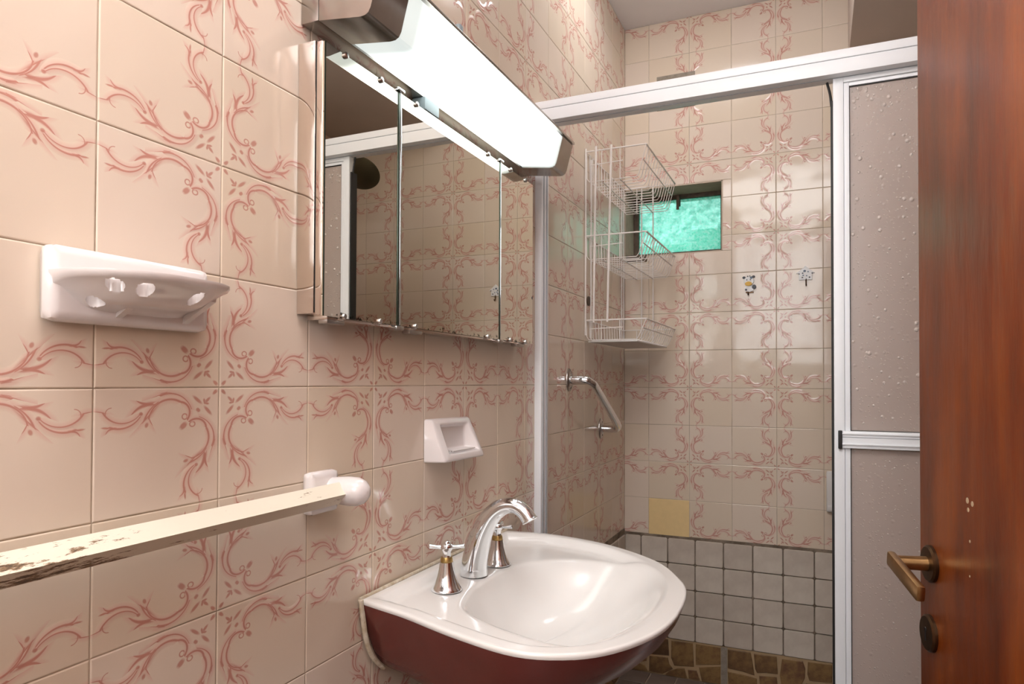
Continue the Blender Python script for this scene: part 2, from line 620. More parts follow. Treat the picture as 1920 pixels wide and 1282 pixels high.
# (points, width, taper): branch along one edge; its mirror image runs along the other edge
BRANCH = [
    ([(372, 318), (388, 300), (408, 312), (408, 336), (390, 352), (362, 345), (344, 308), (352, 260), (382, 212), (432, 178), (500, 163), (560, 171), (606, 196), (640, 236), (658, 290), (654, 330), (638, 368)], 9, 'both'),
    ([(338, 262), (345, 222), (366, 186), (402, 150), (460, 120), (520, 108), (572, 116), (624, 134)], 10, 'both'),
    ([(470, 116), (520, 98), (580, 104)], 6, 'both'),
    ([(600, 180), (640, 215), (666, 262), (690, 315), (714, 348)], 10, 'both'),
    ([(672, 350), (682, 384)], 16, 'both'),
    ([(646, 194), (676, 186), (708, 184), (742, 162)], 17, 'start'),
    ([(650, 192), (690, 200), (736, 222), (774, 266)], 17, 'start'),
    ([(706, 264), (726, 272)], 17, 'both'),
    ([(716, 272), (748, 296), (792, 326), (842, 332), (888, 310), (922, 270), (946, 238), (982, 226)], 9, 'both'),
    ([(928, 258), (926, 226), (898, 202)], 10, 'both'),
    ([(722, 290), (750, 336), (790, 360), (832, 371), (882, 362), (946, 350)], 12, 'both'),
    ([(876, 364), (908, 372), (924, 398)], 9, 'start'),
    ([(246, 208), (312, 144)], 17, 'both'),
    ([(160, 160), (204, 200)], 13, 'both'),
]
CENTRE = [
    ([(262, 270), (288, 274)], 18, 'both'),
    ([(382, 386), (424, 428)], 20, 'both'),
    ([(90, 92), (128, 124)], 15, 'both'),
    ([(196, 214), (216, 212)], 12, 'both'),
    ([(212, 206), (218, 170)], 12, 'both'),
]
VS = 0.93                        # a little flatter than wide, so that stroke widths stay even


def fit_circle(p):
    A = np.c_[2 * p, np.ones(len(p))]
    sol = np.linalg.lstsq(A, (p ** 2).sum(1), rcond=None)[0]
    c = sol[:2]
    return c, math.sqrt(max(1e-9, sol[2] + c @ c))


def strokes_to_arcs():
    """Every painted stroke as a few circular arcs or straight strokes: (kind, data, width at its two ends, is main scroll)."""
    prims = []
    for si, (pts, w, tp) in enumerate(BRANCH + CENTRE):
        uv = [to_uv(p) for p in pts]
        if tp == 'mirror':
            uv = [(b, a) for a, b in uv]
        if np.mean([p[0] for p in uv]) < np.mean([p[1] for p in uv]) - 1e-6:
            uv = [(b, a) for a, b in uv]
        path = np.array(smooth_path([(a, b * VS, 0) for a, b in uv], 8))[:, :2]
        W = w / 930.0 * 0.86
        n = len(path)

        def width(t):
            if tp == 'start':
                return W * (1.05 - 0.8 * t)
            return W * (0.35 + 0.65 * math.sin(math.pi * t) ** 0.7)
        main = si in (0, 1, 3, 8, 10)
        if len(pts) == 2:
            prims.append(('seg', (path[0], path[-1]), W, W * 0.55, False))
            continue
        i = 0
        while i < n - 1:
            best = None
            for j in range(n - 1, i + 1, -1):
                seg = path[i:j + 1]
                c, r = fit_circle(seg)
                err = np.abs(np.linalg.norm(seg - c, axis=1) - r).max()
                an = np.unwrap(np.arctan2(seg[:, 1] - c[1], seg[:, 0] - c[0]))
                if err < 0.0065 and abs(an[-1] - an[0]) < 5.0:
                    best = (j, c, r, an[0], an[-1])
                    break
            if best is None:
                j = i + 1
                prims.append(('seg', (path[i], path[j]), width(i / (n - 1)), width(j / (n - 1)), False))
            else:
                j, c, r, a0, a1 = best
                if r > 1.5:
                    prims.append(('seg', (path[i], path[j]), width(i / (n - 1)), width(j / (n - 1)), False))
                else:
                    prims.append(('arc', (c, r, a0, a1), width(i / (n - 1)), width(j / (n - 1)), main and abs(a1 - a0) * r > 0.12))
            i = j
    return prims


def tile_material():
    t = NT('glazed_scroll_tile')
    uvn = t.n('ShaderNodeUVMap', uv_map='scroll')
    sp = t.n('ShaderNodeSeparateXYZ')
    t.l(uvn.outputs[0], sp.inputs[0])

    def m(op, *args, clamp=False):
        nd = t.n('ShaderNodeMath', operation=op, use_clamp=clamp)
        for k, v in enumerate(args):
            if hasattr(v, 'is_linked'):
                t.l(v, nd.inputs[k])
            else:
                nd.inputs[k].default_value = v
        return nd.outputs[0]
    # the ornament is symmetric about the tile's diagonal: fold it
    hi, lo = m('MAXIMUM', sp.outputs[0], sp.outputs[1]), m('MINIMUM', sp.outputs[0], sp.outputs[1])
    cb = t.n('ShaderNodeCombineXYZ')
    t.l(hi, cb.inputs[0])
    t.l(m('MULTIPLY', lo, VS), cb.inputs[1])
    P = cb.outputs[0]

    def vm(op, a, b):
        nd = t.n('ShaderNodeVectorMath', operation=op)
        t.l(a, nd.inputs[0])
        nd.inputs[1].default_value = b
        return nd

    def mx(lst):
        while len(lst) > 1:
            lst = [m('MAXIMUM', lst[k], lst[k + 1]) if k + 1 < len(lst) else lst[k] for k in range(0, len(lst), 2)]
        return lst[0]

    oi = t.n('ShaderNodeObjectInfo')
    base = t.ramp(oi.outputs['Random'], [(0.0, TILE_BASE[0]), (0.5, TILE_BASE[1]), (1.0, TILE_BASE[2])])
    nz = t.n('ShaderNodeTexNoise', Scale=14.0, Detail=0.0)
    gm = t.n('ShaderNodeNewGeometry')
    t.l(gm.outputs['Position'], nz.inputs['Vector'])

    def closure(color, relief):
        bs = t.n('ShaderNodeBsdfPrincipled')
        t.l(color, bs.inputs['Base Color'])
        bs.inputs['Roughness'].default_value = 0.11
        bs.inputs['Specular IOR Level'].default_value = 0.45
        h = m('MULTIPLY', nz.outputs['Fac'], 1.2)
        if relief is not None:
            h = m('MULTIPLY_ADD', relief, 0.30, h)
        bp = t.n('ShaderNodeBump', Strength=0.22, Distance=0.005)
        t.l(h, bp.inputs['Height'])
        t.l(bp.outputs['Normal'], bs.inputs['Normal'])
        return bs.outputs[0]

    def section(prims):
        inks, halos, reliefs = [], [], []
        for kind, data, w0, w1, main in prims:
            wm = (w0 + w1) / 2
            if kind == 'arc':
                c, r, a0, a1 = data
                am, half = (a0 + a1) / 2, abs(a1 - a0) / 2
                rel = vm('SUBTRACT', P, (c[0], c[1], 0)).outputs['Vector']
                ln = t.n('ShaderNodeVectorMath', operation='LENGTH')
                t.l(rel, ln.inputs[0])
                d = m('ABSOLUTE', m('SUBTRACT', ln.outputs['Value'], r))
                dx = vm('DOT_PRODUCT', rel, (math.cos(am), math.sin(am), 0)).outputs['Value']
                mask = m('GREATER_THAN', dx, r * math.cos(min(3.1, half + 0.004 / r)))
                if half < 1.3 and abs(w1 - w0) > 0.15 * wm:
                    sg = 1.0 if a1 > a0 else -1.0
                    k = sg * (w1 - w0) / 2 / wm / math.sin(half)
                    dy = vm('DOT_PRODUCT', rel, (-math.sin(am) * k / r, math.cos(am) * k / r, 0)).outputs['Value']
                    q = m('DIVIDE', d, m('MAXIMUM', m('MULTIPLY_ADD', dy, 0.9 * wm, 0.9 * wm), 0.2 * wm))
                    ink = m('MULTIPLY', mask, m('SUBTRACT', 1.61, q, clamp=True))
                else:
                    ink = m('MULTIPLY', mask, m('MULTIPLY_ADD', d, -1.11 / wm, 1.61, clamp=True))
            else:
                p0, p1 = data
                v = p1 - p0
                L = np.linalg.norm(v) + 1e-9
                v = v / L
                mid = (p0 + p1) / 2
                rel = vm('SUBTRACT', P, (mid[0], mid[1], 0)).outputs['Vector']
                # a leaf stroke: an ellipse about its middle
                ln = t.n('ShaderNodeVectorMath', operation='LENGTH')
                mp = t.n('ShaderNodeVectorRotate', rotation_type='Z_AXIS')
                mp.inputs['Angle'].default_value = -math.atan2(v[1], v[0])
                t.l(rel, mp.inputs['Vector'])
                sc_ = vm('MULTIPLY', mp.outputs['Vector'], (1.0 / (L * 0.62), 1.0 / (0.92 * max(w0, w1)), 0)).outputs['Vector']
                t.l(sc_, ln.inputs[0])
                ink = m('MULTIPLY_ADD', ln.outputs['Value'], -1.6, 2.0, clamp=True)
                d = None
            inks.append(ink)
            if kind == 'arc' and r > 0.05:
                halo = m('MULTIPLY', mask, m('MULTIPLY_ADD', d, -1.0 / 0.036, 1.05, clamp=True))
                halos.append(halo)
                if main:
                    reliefs.append(halo)


        c = base
        if halos:
            c = t.mix(m('MULTIPLY', mx(halos), 0.85), c, TILE_HALO)
        c = t.mix(m('MULTIPLY', mx(inks), 0.75), c, TILE_INK)
        return closure(c, mx(reliefs) if reliefs else None)

    prims = strokes_to_arcs()

    def span(p):
        kind, data, w0, w1, _ = p
        if kind == 'arc':
            c, r, a0, a1 = data
            xs = [c[0] + r * math.cos(a0 + (a1 - a0) * k / 20) for k in range(21)]
            ys = [c[1] + r * math.sin(a0 + (a1 - a0) * k / 20) for k in range(21)]
        else:
            xs, ys = zip(*data)
        return min(xs) - 0.036, max(xs) + 0.036, max(ys) + 0.036
    cuts = [0.0, 0.30, 0.46, 0.66, 0.80, 1.01]
    shader = None
    for k in range(len(cuts) - 1):
        sub = [p for p in prims if span(p)[0] < cuts[k + 1] and span(p)[1] > cuts[k]]
        sh_k = section(sub)
        if shader is None:
            shader = sh_k
            continue
        mxs = t.n('ShaderNodeMixShader')
        t.l(m('GREATER_THAN', hi, cuts[k]), mxs.inputs[0])
        t.l(shader, mxs.inputs[1])
        t.l(sh_k, mxs.inputs[2])
        shader = mxs.outputs[0]
    mxs = t.n('ShaderNodeMixShader')
    t.l(m('GREATER_THAN', m('MULTIPLY', lo, VS), max(span(p)[2] for p in prims)), mxs.inputs[0])
    t.l(shader, mxs.inputs[1])
    t.l(closure(base, None), mxs.inputs[2])
    t.l(mxs.outputs[0], t.out.inputs['Surface'])
    t.t.nodes.remove(t.bsdf)
    return t.m


TILE_BASE = [srgb(224, 206, 184), srgb(226, 209, 190), srgb(227, 210, 194)]
TILE_HALO = srgb(221, 184, 170)
TILE_INK = srgb(188, 120, 106)
M['tile'] = tile_material()
TILE_CACHE = {}


def tile_mesh(cu, cv, u0=0.0, u1=1.0, v0=0.0, v1=1.0, ornate=True):
    """Unit tile (x 0..1, y 0..1) or a cut piece of it; cu, cv say at which corner the ornament starts."""
    key = (cu, cv, round(u0, 3), round(u1, 3), round(v0, 3), round(v1, 3), ornate)
    if key in TILE_CACHE:
        return TILE_CACHE[key]
    G = 0.0042
    vs, fs = [], []
    for ins, z in ((0.0, -0.0045), (0.0, -0.0008), (0.004, -0.0003), (0.010, 0.0)):
        a, b, c, d = u0 + G + ins, u1 - G - ins, v0 + G + ins, v1 - G - ins
        vs += [(a, c, z), (b, c, z), (b, d, z), (a, d, z)]
    for L in range(3):
        for k in range(4):
            fs.append((L * 4 + k, L * 4 + (k + 1) % 4, L * 4 + 4 + (k + 1) % 4, L * 4 + 4 + k))
    fs.append((12, 13, 14, 15))
    me = bpy.data.meshes.new('tile')
    me.from_pydata(vs, [], fs)
    uv = me.uv_layers.new(name='scroll')
    for lp in me.loops:
        x, y, _ = me.vertices[lp.vertex_index].co
        uv.data[lp.index].uv = (1 - x if cu else x, 1 - y if cv else y)
    me.materials.append(M['tile'])
    me.update()
    TILE_CACHE[key] = me
    return me


LEFT_M = Matrix(((0, 0, 1), (1, 0, 0), (0, 1, 0)))
BACK_M = Matrix(((1, 0, 0), (0, 0, -1), (0, 1, 0)))


def place(mesh, name, parent, M3, corner, scale, tilt=0.0016, mat=None):
    o = bpy.data.objects.new(name, mesh)
    ROOT.objects.link(o)
    r = M3 @ Euler((random.uniform(-tilt, tilt), random.uniform(-tilt, tilt), 0)).to_matrix()
    o.rotation_euler = r.to_euler()
    o.scale = scale
    o.parent = parent
    o.location = Vector((corner[0], corner[1], corner[2] + ZO)) - world_loc(parent)
    return o


SL, TL = 0.1759, 0.15


def corner_of(i, j):
    return (0 if i % 2 else 1), (0 if j % 2 == 0 else 1)


def left_tile(i, j, v0=0.0, v1=1.0, u0=0.0, u1=1.0):
    cu, cv = corner_of(i, j)
    return place(tile_mesh(cu, cv, u0, u1, v0, v1), 'tile', wl, LEFT_M, (0.0, i * SL, j * TL), (SL, TL, 1))


for i in range(-3, 13):
    for j in range(-4, 10):
        top = 1.0 if j < 9 else (CEIL - 9 * TL) / TL
        left_tile(i, j, 0, top)
    if -1 <= i <= 6:
        for j in range(-7, -4):
            left_tile(i, j)
for j in range(-4, 10):
    left_tile(13, j, 0, 1.0 if j < 9 else (CEIL - 9 * TL) / TL, 0, (YB - 13 * SL) / SL)

SBX, SBZ, BX0, BZ0 = 0.1641, 0.1509, 0.1016, -0.0135
WX, WZ0, WZ1 = 0.395, 0.53, 0.812
VENT = (0.135, 0.289, 1.128, 1.262)


def back_tile(i, j):
    x0, x1 = BX0 + i * SBX, BX0 + (i + 1) * SBX
    z0, z1 = BZ0 + j * SBZ, BZ0 + (j + 1) * SBZ
    cx0, cx1 = max(x0, 0.0), min(x1, XR)
    cz0, cz1 = max(z0, -0.612), min(z1, CEIL)
    if cx0 > 0.83 and cz0 > 1.20:
        return
    rects = [(cx0, cx1, cz0, cz1)]
    for hx0, hx1, hz0, hz1 in ((-1.0, WX, WZ0, WZ1),):
        new = []
        for a, b, c, d in rects:
            if a >= hx1 or b <= hx0 or c >= hz1 or d <= hz0:
                new.append((a, b, c, d))
                continue
            if c < hz0:
                new.append((a, b, c, hz0))
            if d > hz1:
                new.append((a, b, hz1, d))
            if b > hx1:
                new.append((hx1, b, max(c, hz0), min(d, hz1)))
        rects = new
    cu, cv = corner_of(i, j)
    for a, b, c, d in rects:
        if b - a < 0.012 or d - c < 0.012:
            continue
        if (i, j) == (0, -4):
            me = tile_mesh(cu, cv, 0, 1, 0, 1, False).copy()
            me.materials.clear()
            me.materials.append(M['yellow_tile'])
            o = place(me, 'tile', wall_back, BACK_M, (x0, YB - 0.001, z0), (SBX, SBZ, 1), 0.004)
            o['label'] = 'plain yellow replacement tile without ornament'
            continue
        place(tile_mesh(cu, cv, (a - x0) / SBX, (b - x0) / SBX, (c - z0) / SBZ, (d - z0) / SBZ), 'tile', wall_back, BACK_M, (x0, YB, z0), (SBX, SBZ, 1))


for i in range(-1, 9):
    for j in range(-4, 10):
        back_tile(i, j)

# lower shower wall: matt grey tiles above a band of brown stones
MB().box(0.0, XR, YB - 0.002, YB + 0.003, -1.026, -0.612).build('grout_bed', 'lower_grout', wall_back)
MB().box(-0.003, 0.002, 1.36, YB, -1.026, -0.6).build('grout_bed', 'lower_grout', wl)
GX, GZ = 0.1088, 0.1012


def grey_mesh(w, h):
    b = MB()
    pts = [(-w / 2, -h / 2), (w / 2, -h / 2), (w / 2, h / 2), (-w / 2, h / 2)]
    r = 0.006
    poly = []
    for k, (x, y) in enumerate(pts):
        sx, sy = (1 if x < 0 else -1), (1 if y < 0 else -1)
        a = (x + sx * min(r, w * .3), y)
        c = (x, y + sy * min(r, h * .3))
        m = (x + sx * min(r, w * .3) * 0.3, y + sy * min(r, h * .3) * 0.3)
        poly += [c, m, a] if k in (0, 2) else [a, m, c]
    b.prism(poly, (0, 0, 0), (1, 0, 0), (0, 1, 0), (0, 0, 1), -0.004, 0.004, 0.0016)
    me = bpy.data.meshes.new('grey_tile')
    me.from_pydata(b.v, [], b.f)
    me.materials.append(M['grey_tile'])
    me.update()
    return me


_gm = {}
for r in range(4):
    zt = -0.620 - r * GZ
    for k in range(-4, 11):
        x0, x1 = 0.398 + k * GX, 0.398 + (k + 1) * GX
        x0, x1 = max(x0, 0.004), min(x1, XR)
        if x1 - x0 < 0.03:
            continue
        w = round(x1 - x0 - 0.004, 4)
        me = _gm.setdefault(w, None) or _gm.__setitem__(w, grey_mesh(w, GZ - 0.004)) or _gm[w]
        place(me, 'grey_tile', wall_back, BACK_M, ((x0 + x1) / 2, YB - 0.004 + random.uniform(-0.001, 0.001), zt - GZ / 2), (1, 1, 1), 0.012)
    for k in range(9):
        y1 = YB - 0.01 - k * GX
        if y1 - GX < 1.36:
            continue
        w = round(GX - 0.004, 4)
        me = _gm.setdefault(w, None) or _gm.__setitem__(w, grey_mesh(w, GZ - 0.004)) or _gm[w]
        place(me, 'grey_tile', wl, LEFT_M, (0.004, y1 - GX / 2, zt - GZ / 2), (1, 1, 1), 0.012)

STONES = [
    [(0.113, -1.068), (0.154, -1.030), (0.182, -1.030), (0.186, -1.094), (0.11, -1.101)],
    [(0.195, -1.033), (0.28, -1.031), (0.284, -1.123), (0.247, -1.126), (0.207, -1.13), (0.194, -1.103)],
    [(0.291, -1.032), (0.386, -1.032), (0.386, -1.097), (0.291, -1.113)],
    [(0.106, -1.108), (0.181, -1.104), (0.187, -1.128), (0.201, -1.145), (0.159, -1.172), (0.105, -1.17)],
    [(0.052, -1.125), (0.096, -1.078), (0.099, -1.10), (0.094, -1.131), (0.08, -1.136)],
    [(0.005, -1.16), (0.044, -1.136), (0.088, -1.151), (0.099, -1.171), (0.002, -1.174)],
    [(0.006, -1.034), (0.060, -1.032), (0.050, -1.110), (0.005, -1.148)],
    [(0.068, -1.032), (0.142, -1.030), (0.100, -1.066), (0.058, -1.108)],
    [(0.186, -1.157), (0.218, -1.141), (0.247, -1.136), (0.257, -1.172), (0.17, -1.173)],
    [(0.26, -1.139), (0.294, -1.137), (0.307, -1.171), (0.265, -1.172)],
    [(0.304, -1.122), (0.386, -1.105), (0.386, -1.173), (0.315, -1.175)],
    [(0.414, -1.033), (0.498, -1.032), (0.505, -1.067), (0.512, -1.117), (0.468, -1.109), (0.414, -1.106)],
    [(0.51, -1.035), (0.592, -1.032), (0.596, -1.097), (0.556, -1.099), (0.522, -1.105), (0.515, -1.091)],
    [(0.611, -1.037), (0.683, -1.034), (0.692, -1.06), (0.69, -1.095), (0.68, -1.119), (0.608, -1.132), (0.603, -1.101)],
    [(0.701, -1.034), (0.783, -1.032), (0.782, -1.096), (0.706, -1.102), (0.699, -1.079)],
    [(0.414, -1.120), (0.468, -1.122), (0.52, -1.128), (0.522, -1.172), (0.416, -1.174)],
    [(0.529, -1.116), (0.592, -1.11), (0.599, -1.172), (0.534, -1.172)],
    [(0.607, -1.140), (0.682, -1.128), (0.686, -1.172), (0.608, -1.172)],
    [(0.694, -1.114), (0.746, -1.112), (0.782, -1.106), (0.782, -1.172), (0.693, -1.172)],
]
MB().box(0.0, XR, YB - 0.003, YB + 0.003, FLOOR, -1.026).build('stone_bed', 'stone_joint', wall_back)
MB().box(-0.003, 0.003, 1.42, YB, FLOOR, -1.026).build('stone_bed', 'stone_joint', wl)
MB().box(0.388, 0.412, YB - 0.006, YB, FLOOR, -1.028).build('cement_seam', 'cement_light', wall_back)
for dx in (0.0, 0.79):
    for poly in STONES:
        pl = [(x + dx, z) for x, z in poly]
        if max(p[0] for p in pl) > XR - 0.01:
            continue
        MB().prism(pl, (0, YB, 0), (1, 0, 0), (0, 0, 1), (0, -1, 0), 0.0, 0.0075, 0.002).build('stone', 'stone', wall_back)
for poly in STONES:
    pl = [(YB - 0.01 - x, z) for x, z in poly]
    MB().prism(pl, (0, 0, 0), (0, 1, 0), (0, 0, 1), (1, 0, 0), 0.0, 0.0075, 0.002).build('stone', 'stone', wl)

# floor tiles of the shower
_fb = MB().prism([(-0.051, -0.051), (0.051, -0.051), (0.051, 0.051), (-0.051, 0.051)], (0, 0, 0), (1, 0, 0), (0, 1, 0), (0, 0, 1), -0.005, 0.0, 0.0015)
_fm = bpy.data.meshes.new('floor_tile')
_fm.from_pydata(_fb.v, [], _fb.f)
_fm.materials.append(M['floor_tile'])
_fm.update()
_I3 = Matrix.Identity(3)
for a in range(14):
    for b in range(8):
        x, y = 0.060 + a * 0.1065, YB - 0.062 - b * 0.1065
        if y - 0.051 > 1.42 and x + 0.051 < XR:
            place(_fm, 'floor_tile', floor, _I3, (x, y, FLOOR + 0.0005), (1, 1, 1), 0.004)
for a in range(5):
    for b in range(9):
        o = place(_fm, 'floor_tile', floor, _I3, (0.15 + a * 0.29, 1.14 - b * 0.29, FLOOR + 0.0005), (2.78, 2.78, 1), 0.0005)

# ------------------------------------------------------------------ window
win = struct(MB().box(-0.0005, 0.004, YB + 0.001, YB + 0.20, WZ0 - 0.002, WZ1 + 0.002).box(0.0, WX + 0.003, YB + 0.001, YB + 0.20, WZ1 - 0.004, WZ1 + 0.001)
             .box(0.0, WX, YB + 0.001, YB + 0.20, WZ0 - 0.001, WZ0 + 0.004).box(WX - 0.004, WX + 0.001, YB + 0.001, YB + 0.20, WZ0, WZ1).build('window_1', 'cement'))
fr = MB()
yw = YB + 0.135
fr.box(0.004, 0.026, yw, yw + 0.03, WZ0 + 0.004, WZ1 - 0.004, 0.002)
fr.box(WX - 0.024, WX - 0.004, yw, yw + 0.03, WZ0 + 0.004, WZ1 - 0.004, 0.002)
fr.box(0.026, WX - 0.024, yw, yw + 0.03, WZ1 - 0.022, WZ1 - 0.004, 0.002)
fr.box(0.026, WX - 0.024, yw, yw + 0.03, WZ0 + 0.004, WZ0 + 0.034, 0.002)
fr.build('window_frame', 'rust', win)
MB().box(0.026, WX - 0.024, yw + 0.012, yw + 0.017, WZ0 + 0.034, WZ1 - 0.022).build('pane', 'pane', win)
MB().box(0.195, 0.207, yw - 0.035, yw + 0.004, WZ1 - 0.055, WZ1 - 0.016, 0.003).tube([(0.201, yw - 0.03, WZ1 - 0.05), (0.201, yw - 0.035, WZ1 - 0.075)], 0.006, 8).build('window_latch', 'rust', win)
MB().box(0.006, 0.094, YB - 0.007, YB + 0.002, 0.508, 0.536, 0.002).build('broken_sill_edge', 'rust', win)
sh = MB().box(-0.6, 1.1, YB + 0.75, YB + 0.78, FLOOR, 0.72).box(0.16, 1.3, YB + 0.70, YB + 0.74, FLOOR, 0.775)
tag(sh.build('garden_screen', 'teal'), 'teal plastic garden sheet seen low through the small green window', 'screen')
tag(MB().box(-1.6, 1.8, YB + 1.6, YB + 1.7, FLOOR, 1.6).build('garden_hedge', 'leaf'), 'blurred pale foliage outside behind the small green window', 'hedge')

struct(MB().box(-2.0, 2.4, YB + 0.281, YB + 2.2, FLOOR - 0.12, FLOOR).build('ground_outside', 'floor_joint'))

# ------------------------------------------------------------------ made-up glowing louvre window behind the viewpoint, added as frontal fill
w2 = MB()
for a_, b_, c_, d_ in ((0.04, 0.09, 0.18, 1.32), (1.0, 1.05, 0.18, 1.32), (0.09, 1.0, 0.18, 0.23), (0.09, 1.0, 1.27, 1.32)):
    w2.box(a_, b_, YF - 0.02, YF + 0.03, c_, d_, 0.003)
win2 = struct(w2.build('fill_window', 'aluminium'), 'white-framed glowing louvre window added behind the viewpoint as fill light')
for k in range(6):
    z_ = 0.235 + k * 0.1705
    MB().box(0.09, 1.0, YF + 0.002, YF + 0.012, z_, z_ + 0.150, 0.002).build('fill_louvre', 'fill_pane', win2)
    MB().box(0.09, 1.0, YF + 0.001, YF + 0.022, z_ + 0.152, z_ + 0.168, 0.002).build('fill_louvre_rail', 'aluminium', win2)

# ------------------------------------------------------------------ wooden door
dang = math.radians(13)
DE = np.array((0.8720, 0.6462, 0.0))
DH = np.array((math.sin(dang), -math.cos(dang), 0.0))       # free edge -> hinge
DN = np.array((-math.cos(dang), -math.sin(dang), 0.0))      # towards the basin
DZ = np.array((0, 0, 1.0))
door = MB()
door.frame(DE, DH, DZ, -DN, 0.0, 0.755, FLOOR + 0.008, 0.885, 0.0, 0.036, 0.0015)
door = struct(door.build('door_1', 'wood'), 'varnished red-brown wooden door standing ajar at the right')
rc = DE + DH * 0.0405 + DZ * -0.2424
MB().lathe([(0.0255, 0.0), (0.0255, 0.004), (0.023, 0.0065), (0.012, 0.007)], rc, DN, 28).build('handle_rosette', 'bronze_dark', door)
hn = MB().lathe([(0.0105, 0.004), (0.0098, 0.02), (0.0098, 0.050)], rc, DN, 16)
hn.build('handle_neck', 'bronze', door)
gp = MB()
_d = DH * 0.985 + DZ * -0.17
_d /= np.linalg.norm(_d)
_w = np.cross(_d, DN)
gp.frame(rc + DN * 0.048, _d, _w, DN, -0.016, 0.098, -0.0105, 0.0105, -0.0055, 0.0055, 0.004)
gp.build('handle_lever', 'bronze', door)
ec = DE + DH * 0.0365 + DZ * -0.3400
es = MB().lathe([(0.0255, 0.0), (0.0255, 0.004), (0.023, 0.0065), (0.001, 0.007)], ec, DN, 28)
es = es.build('keyhole_plate', 'bronze_dark', door)
MB().lathe([(0.0035, 0.0068), (0.0035, 0.0078)], ec + DZ * 0.005, DN, 12).frame(ec, DH, DZ, DN, -0.0016, 0.0016, -0.010, 0.005, 0.0068, 0.0078).build('keyhole', 'dark', es)
ch = MB()
for (a, z, r) in ((0.150, -0.136, 0.004), (0.163, -0.138, 0.0035), (0.152, -0.147, 0.003), (0.156, -0.185, 0.002), (0.155, -0.228, 0.0015)):
    ch.lathe([(r, 0.0), (r * 0.8, 0.0004)], DE + DH * a + DZ * z, DN, 8)
ch.build('paint_chip', 'pvc_beige', door)

# ------------------------------------------------------------------ wash basin
rim = [(0.0, 0.487), (0.055, 0.476), (0.110, 0.465), (0.219, 0.433), (0.327, 0.416), (0.400, 0.442), (0.456, 0.500), (0.499, 0.597), (0.514, 0.701), (0.507, 0.831), (0.480, 0.914),
       (0.407, 1.026), (0.272, 1.108), (0.141, 1.130), (0.070, 1.120), (0.0, 1.095)]
bowl = [(0.155, 0.586), (0.126, 0.675), (0.121, 0.75), (0.124, 0.825), (0.148, 0.904), (0.211, 0.976), (0.314, 1.005), (0.400, 0.972), (0.452, 0.889), (0.471, 0.765), (0.462, 0.636), (0.424, 0.551), (0.366, 0.512), (0.279, 0.523), (0.208, 0.549)]
BC = np.array((0.295, 0.77))
NA = 128


def polar(points, closed_smooth=True, straight_tail=False):
    pts = [np.array(p) for p in points]
    if straight_tail:
        dense = [p[:2] for p in smooth_path([(a, b, 0) for a, b in pts], 10)]
        last, first = dense[-1], dense[0]
        dense += [last + (first - last) * k / 40 for k in range(1, 40)]
    else:
        loop = pts + pts[:3]
        d = smooth_path([(a, b, 0) for a, b in pts[-2:] + loop], 10)
        dense = [p[:2] for p in d[20:20 + 10 * len(pts)]]
    ang = np.array([math.atan2(p[1] - BC[1], p[0] - BC[0]) for p in dense])
    rad = np.array([np.linalg.norm(p - BC) for p in dense])
    o = np.argsort(ang)
    ang, rad = ang[o], rad[o]
    ang = np.concatenate([ang - 2 * math.pi, ang, ang + 2 * math.pi])
    rad = np.tile(rad, 3)
    return lambda t: np.interp(t, ang, rad)


RO, RB = polar(rim, straight_tail=True), polar(bowl)
# sample angles include the two wall corners exactly
_c1 = math.atan2(0.487 - BC[1], -BC[0])
_c2 = math.atan2(1.095 - BC[1], -BC[0])
_ths = sorted(set([round(-math.pi + 2 * math.pi * k / NA, 6) for k in range(NA)] + [round(_c1, 6), round(_c2, 6)]))
NT_ = len(_ths)


def rim_z(x):
    return -0.372 - 0.020 * max(0, min(1, x / 0.5))


def sst(a):
    a = max(0.0, min(1.0, a))
    return a * a * (3 - 2 * a)


def basin_ring(fun):
    out = []
    for t in _ths:
        ro, rb = float(RO(t)), float(RB(t))
        out.append(fun(t, ro, rb))
    return out


def P2(t, r):
    return BC + r * np.array((math.cos(t), math.sin(t)))


def deck_z(p, d, gap):
    drop = 0.016 * sst((d - 0.030) / 0.020) * sst((gap - 0.045) / 0.03)
    return rim_z(p[0]) - drop


top = []


def ring_out(dz, din):
    def fn(t, ro, rb):
        p = P2(t, ro - din)
        return (max(p[0], 0.003), p[1], rim_z(p[0]) + dz)
    return basin_ring(fn)


top.append(ring_out(-0.0090, 0.0015))
top.append(ring_out(-0.0045, 0.0))
top.append(ring_out(-0.0012, 0.0010))
top.append(ring_out(0.0, 0.0040))
for fr_ in [0.06 * k for k in range(1, 17)]:
    def fn(t, ro, rb, fr_=fr_):
        gap = ro - rb
        d = 0.004 + fr_ * (gap - 0.004 - 0.004)
        p = P2(t, ro - d)
        return (p[0], p[1], deck_z(p, d, gap))
    top.append(basin_ring(fn))
for s_, dz in ((0.0, 0.0015), (0.03, 0.006), (0.07, 0.015), (0.12, 0.028), (0.18, 0.045), (0.26, 0.064), (0.35, 0.081), (0.45, 0.095), (0.56, 0.106), (0.68, 0.114), (0.80, 0.119), (0.90, 0.122), (0.97, 0.123)):
    def fn(t, ro, rb, s_=s_, dz=dz):
        gap = ro - rb
        p0 = P2(t, rb)
        c = BC + np.array((-0.075, -0.01)) * s_
        p = c + (P2(t, rb) - BC) * (1 - s_)
        return (p[0], p[1], deck_z(p0, gap, gap) * (1 - s_) + -0.392 * s_ - dz)
    top.append(basin_ring(fn))
basin = thing('wash_basin', 'white wash basin with maroon underside on pedestal below the mirror cabinet', 'basin', (0.25, 0.79, -0.55))
MB().rings(top, caps=False).add(top[-1], [tuple(range(NT_))]).build('basin_top', 'basin_white', basin, 60)
dr = top[-1]
_dc = np.mean(np.array(dr), 0)
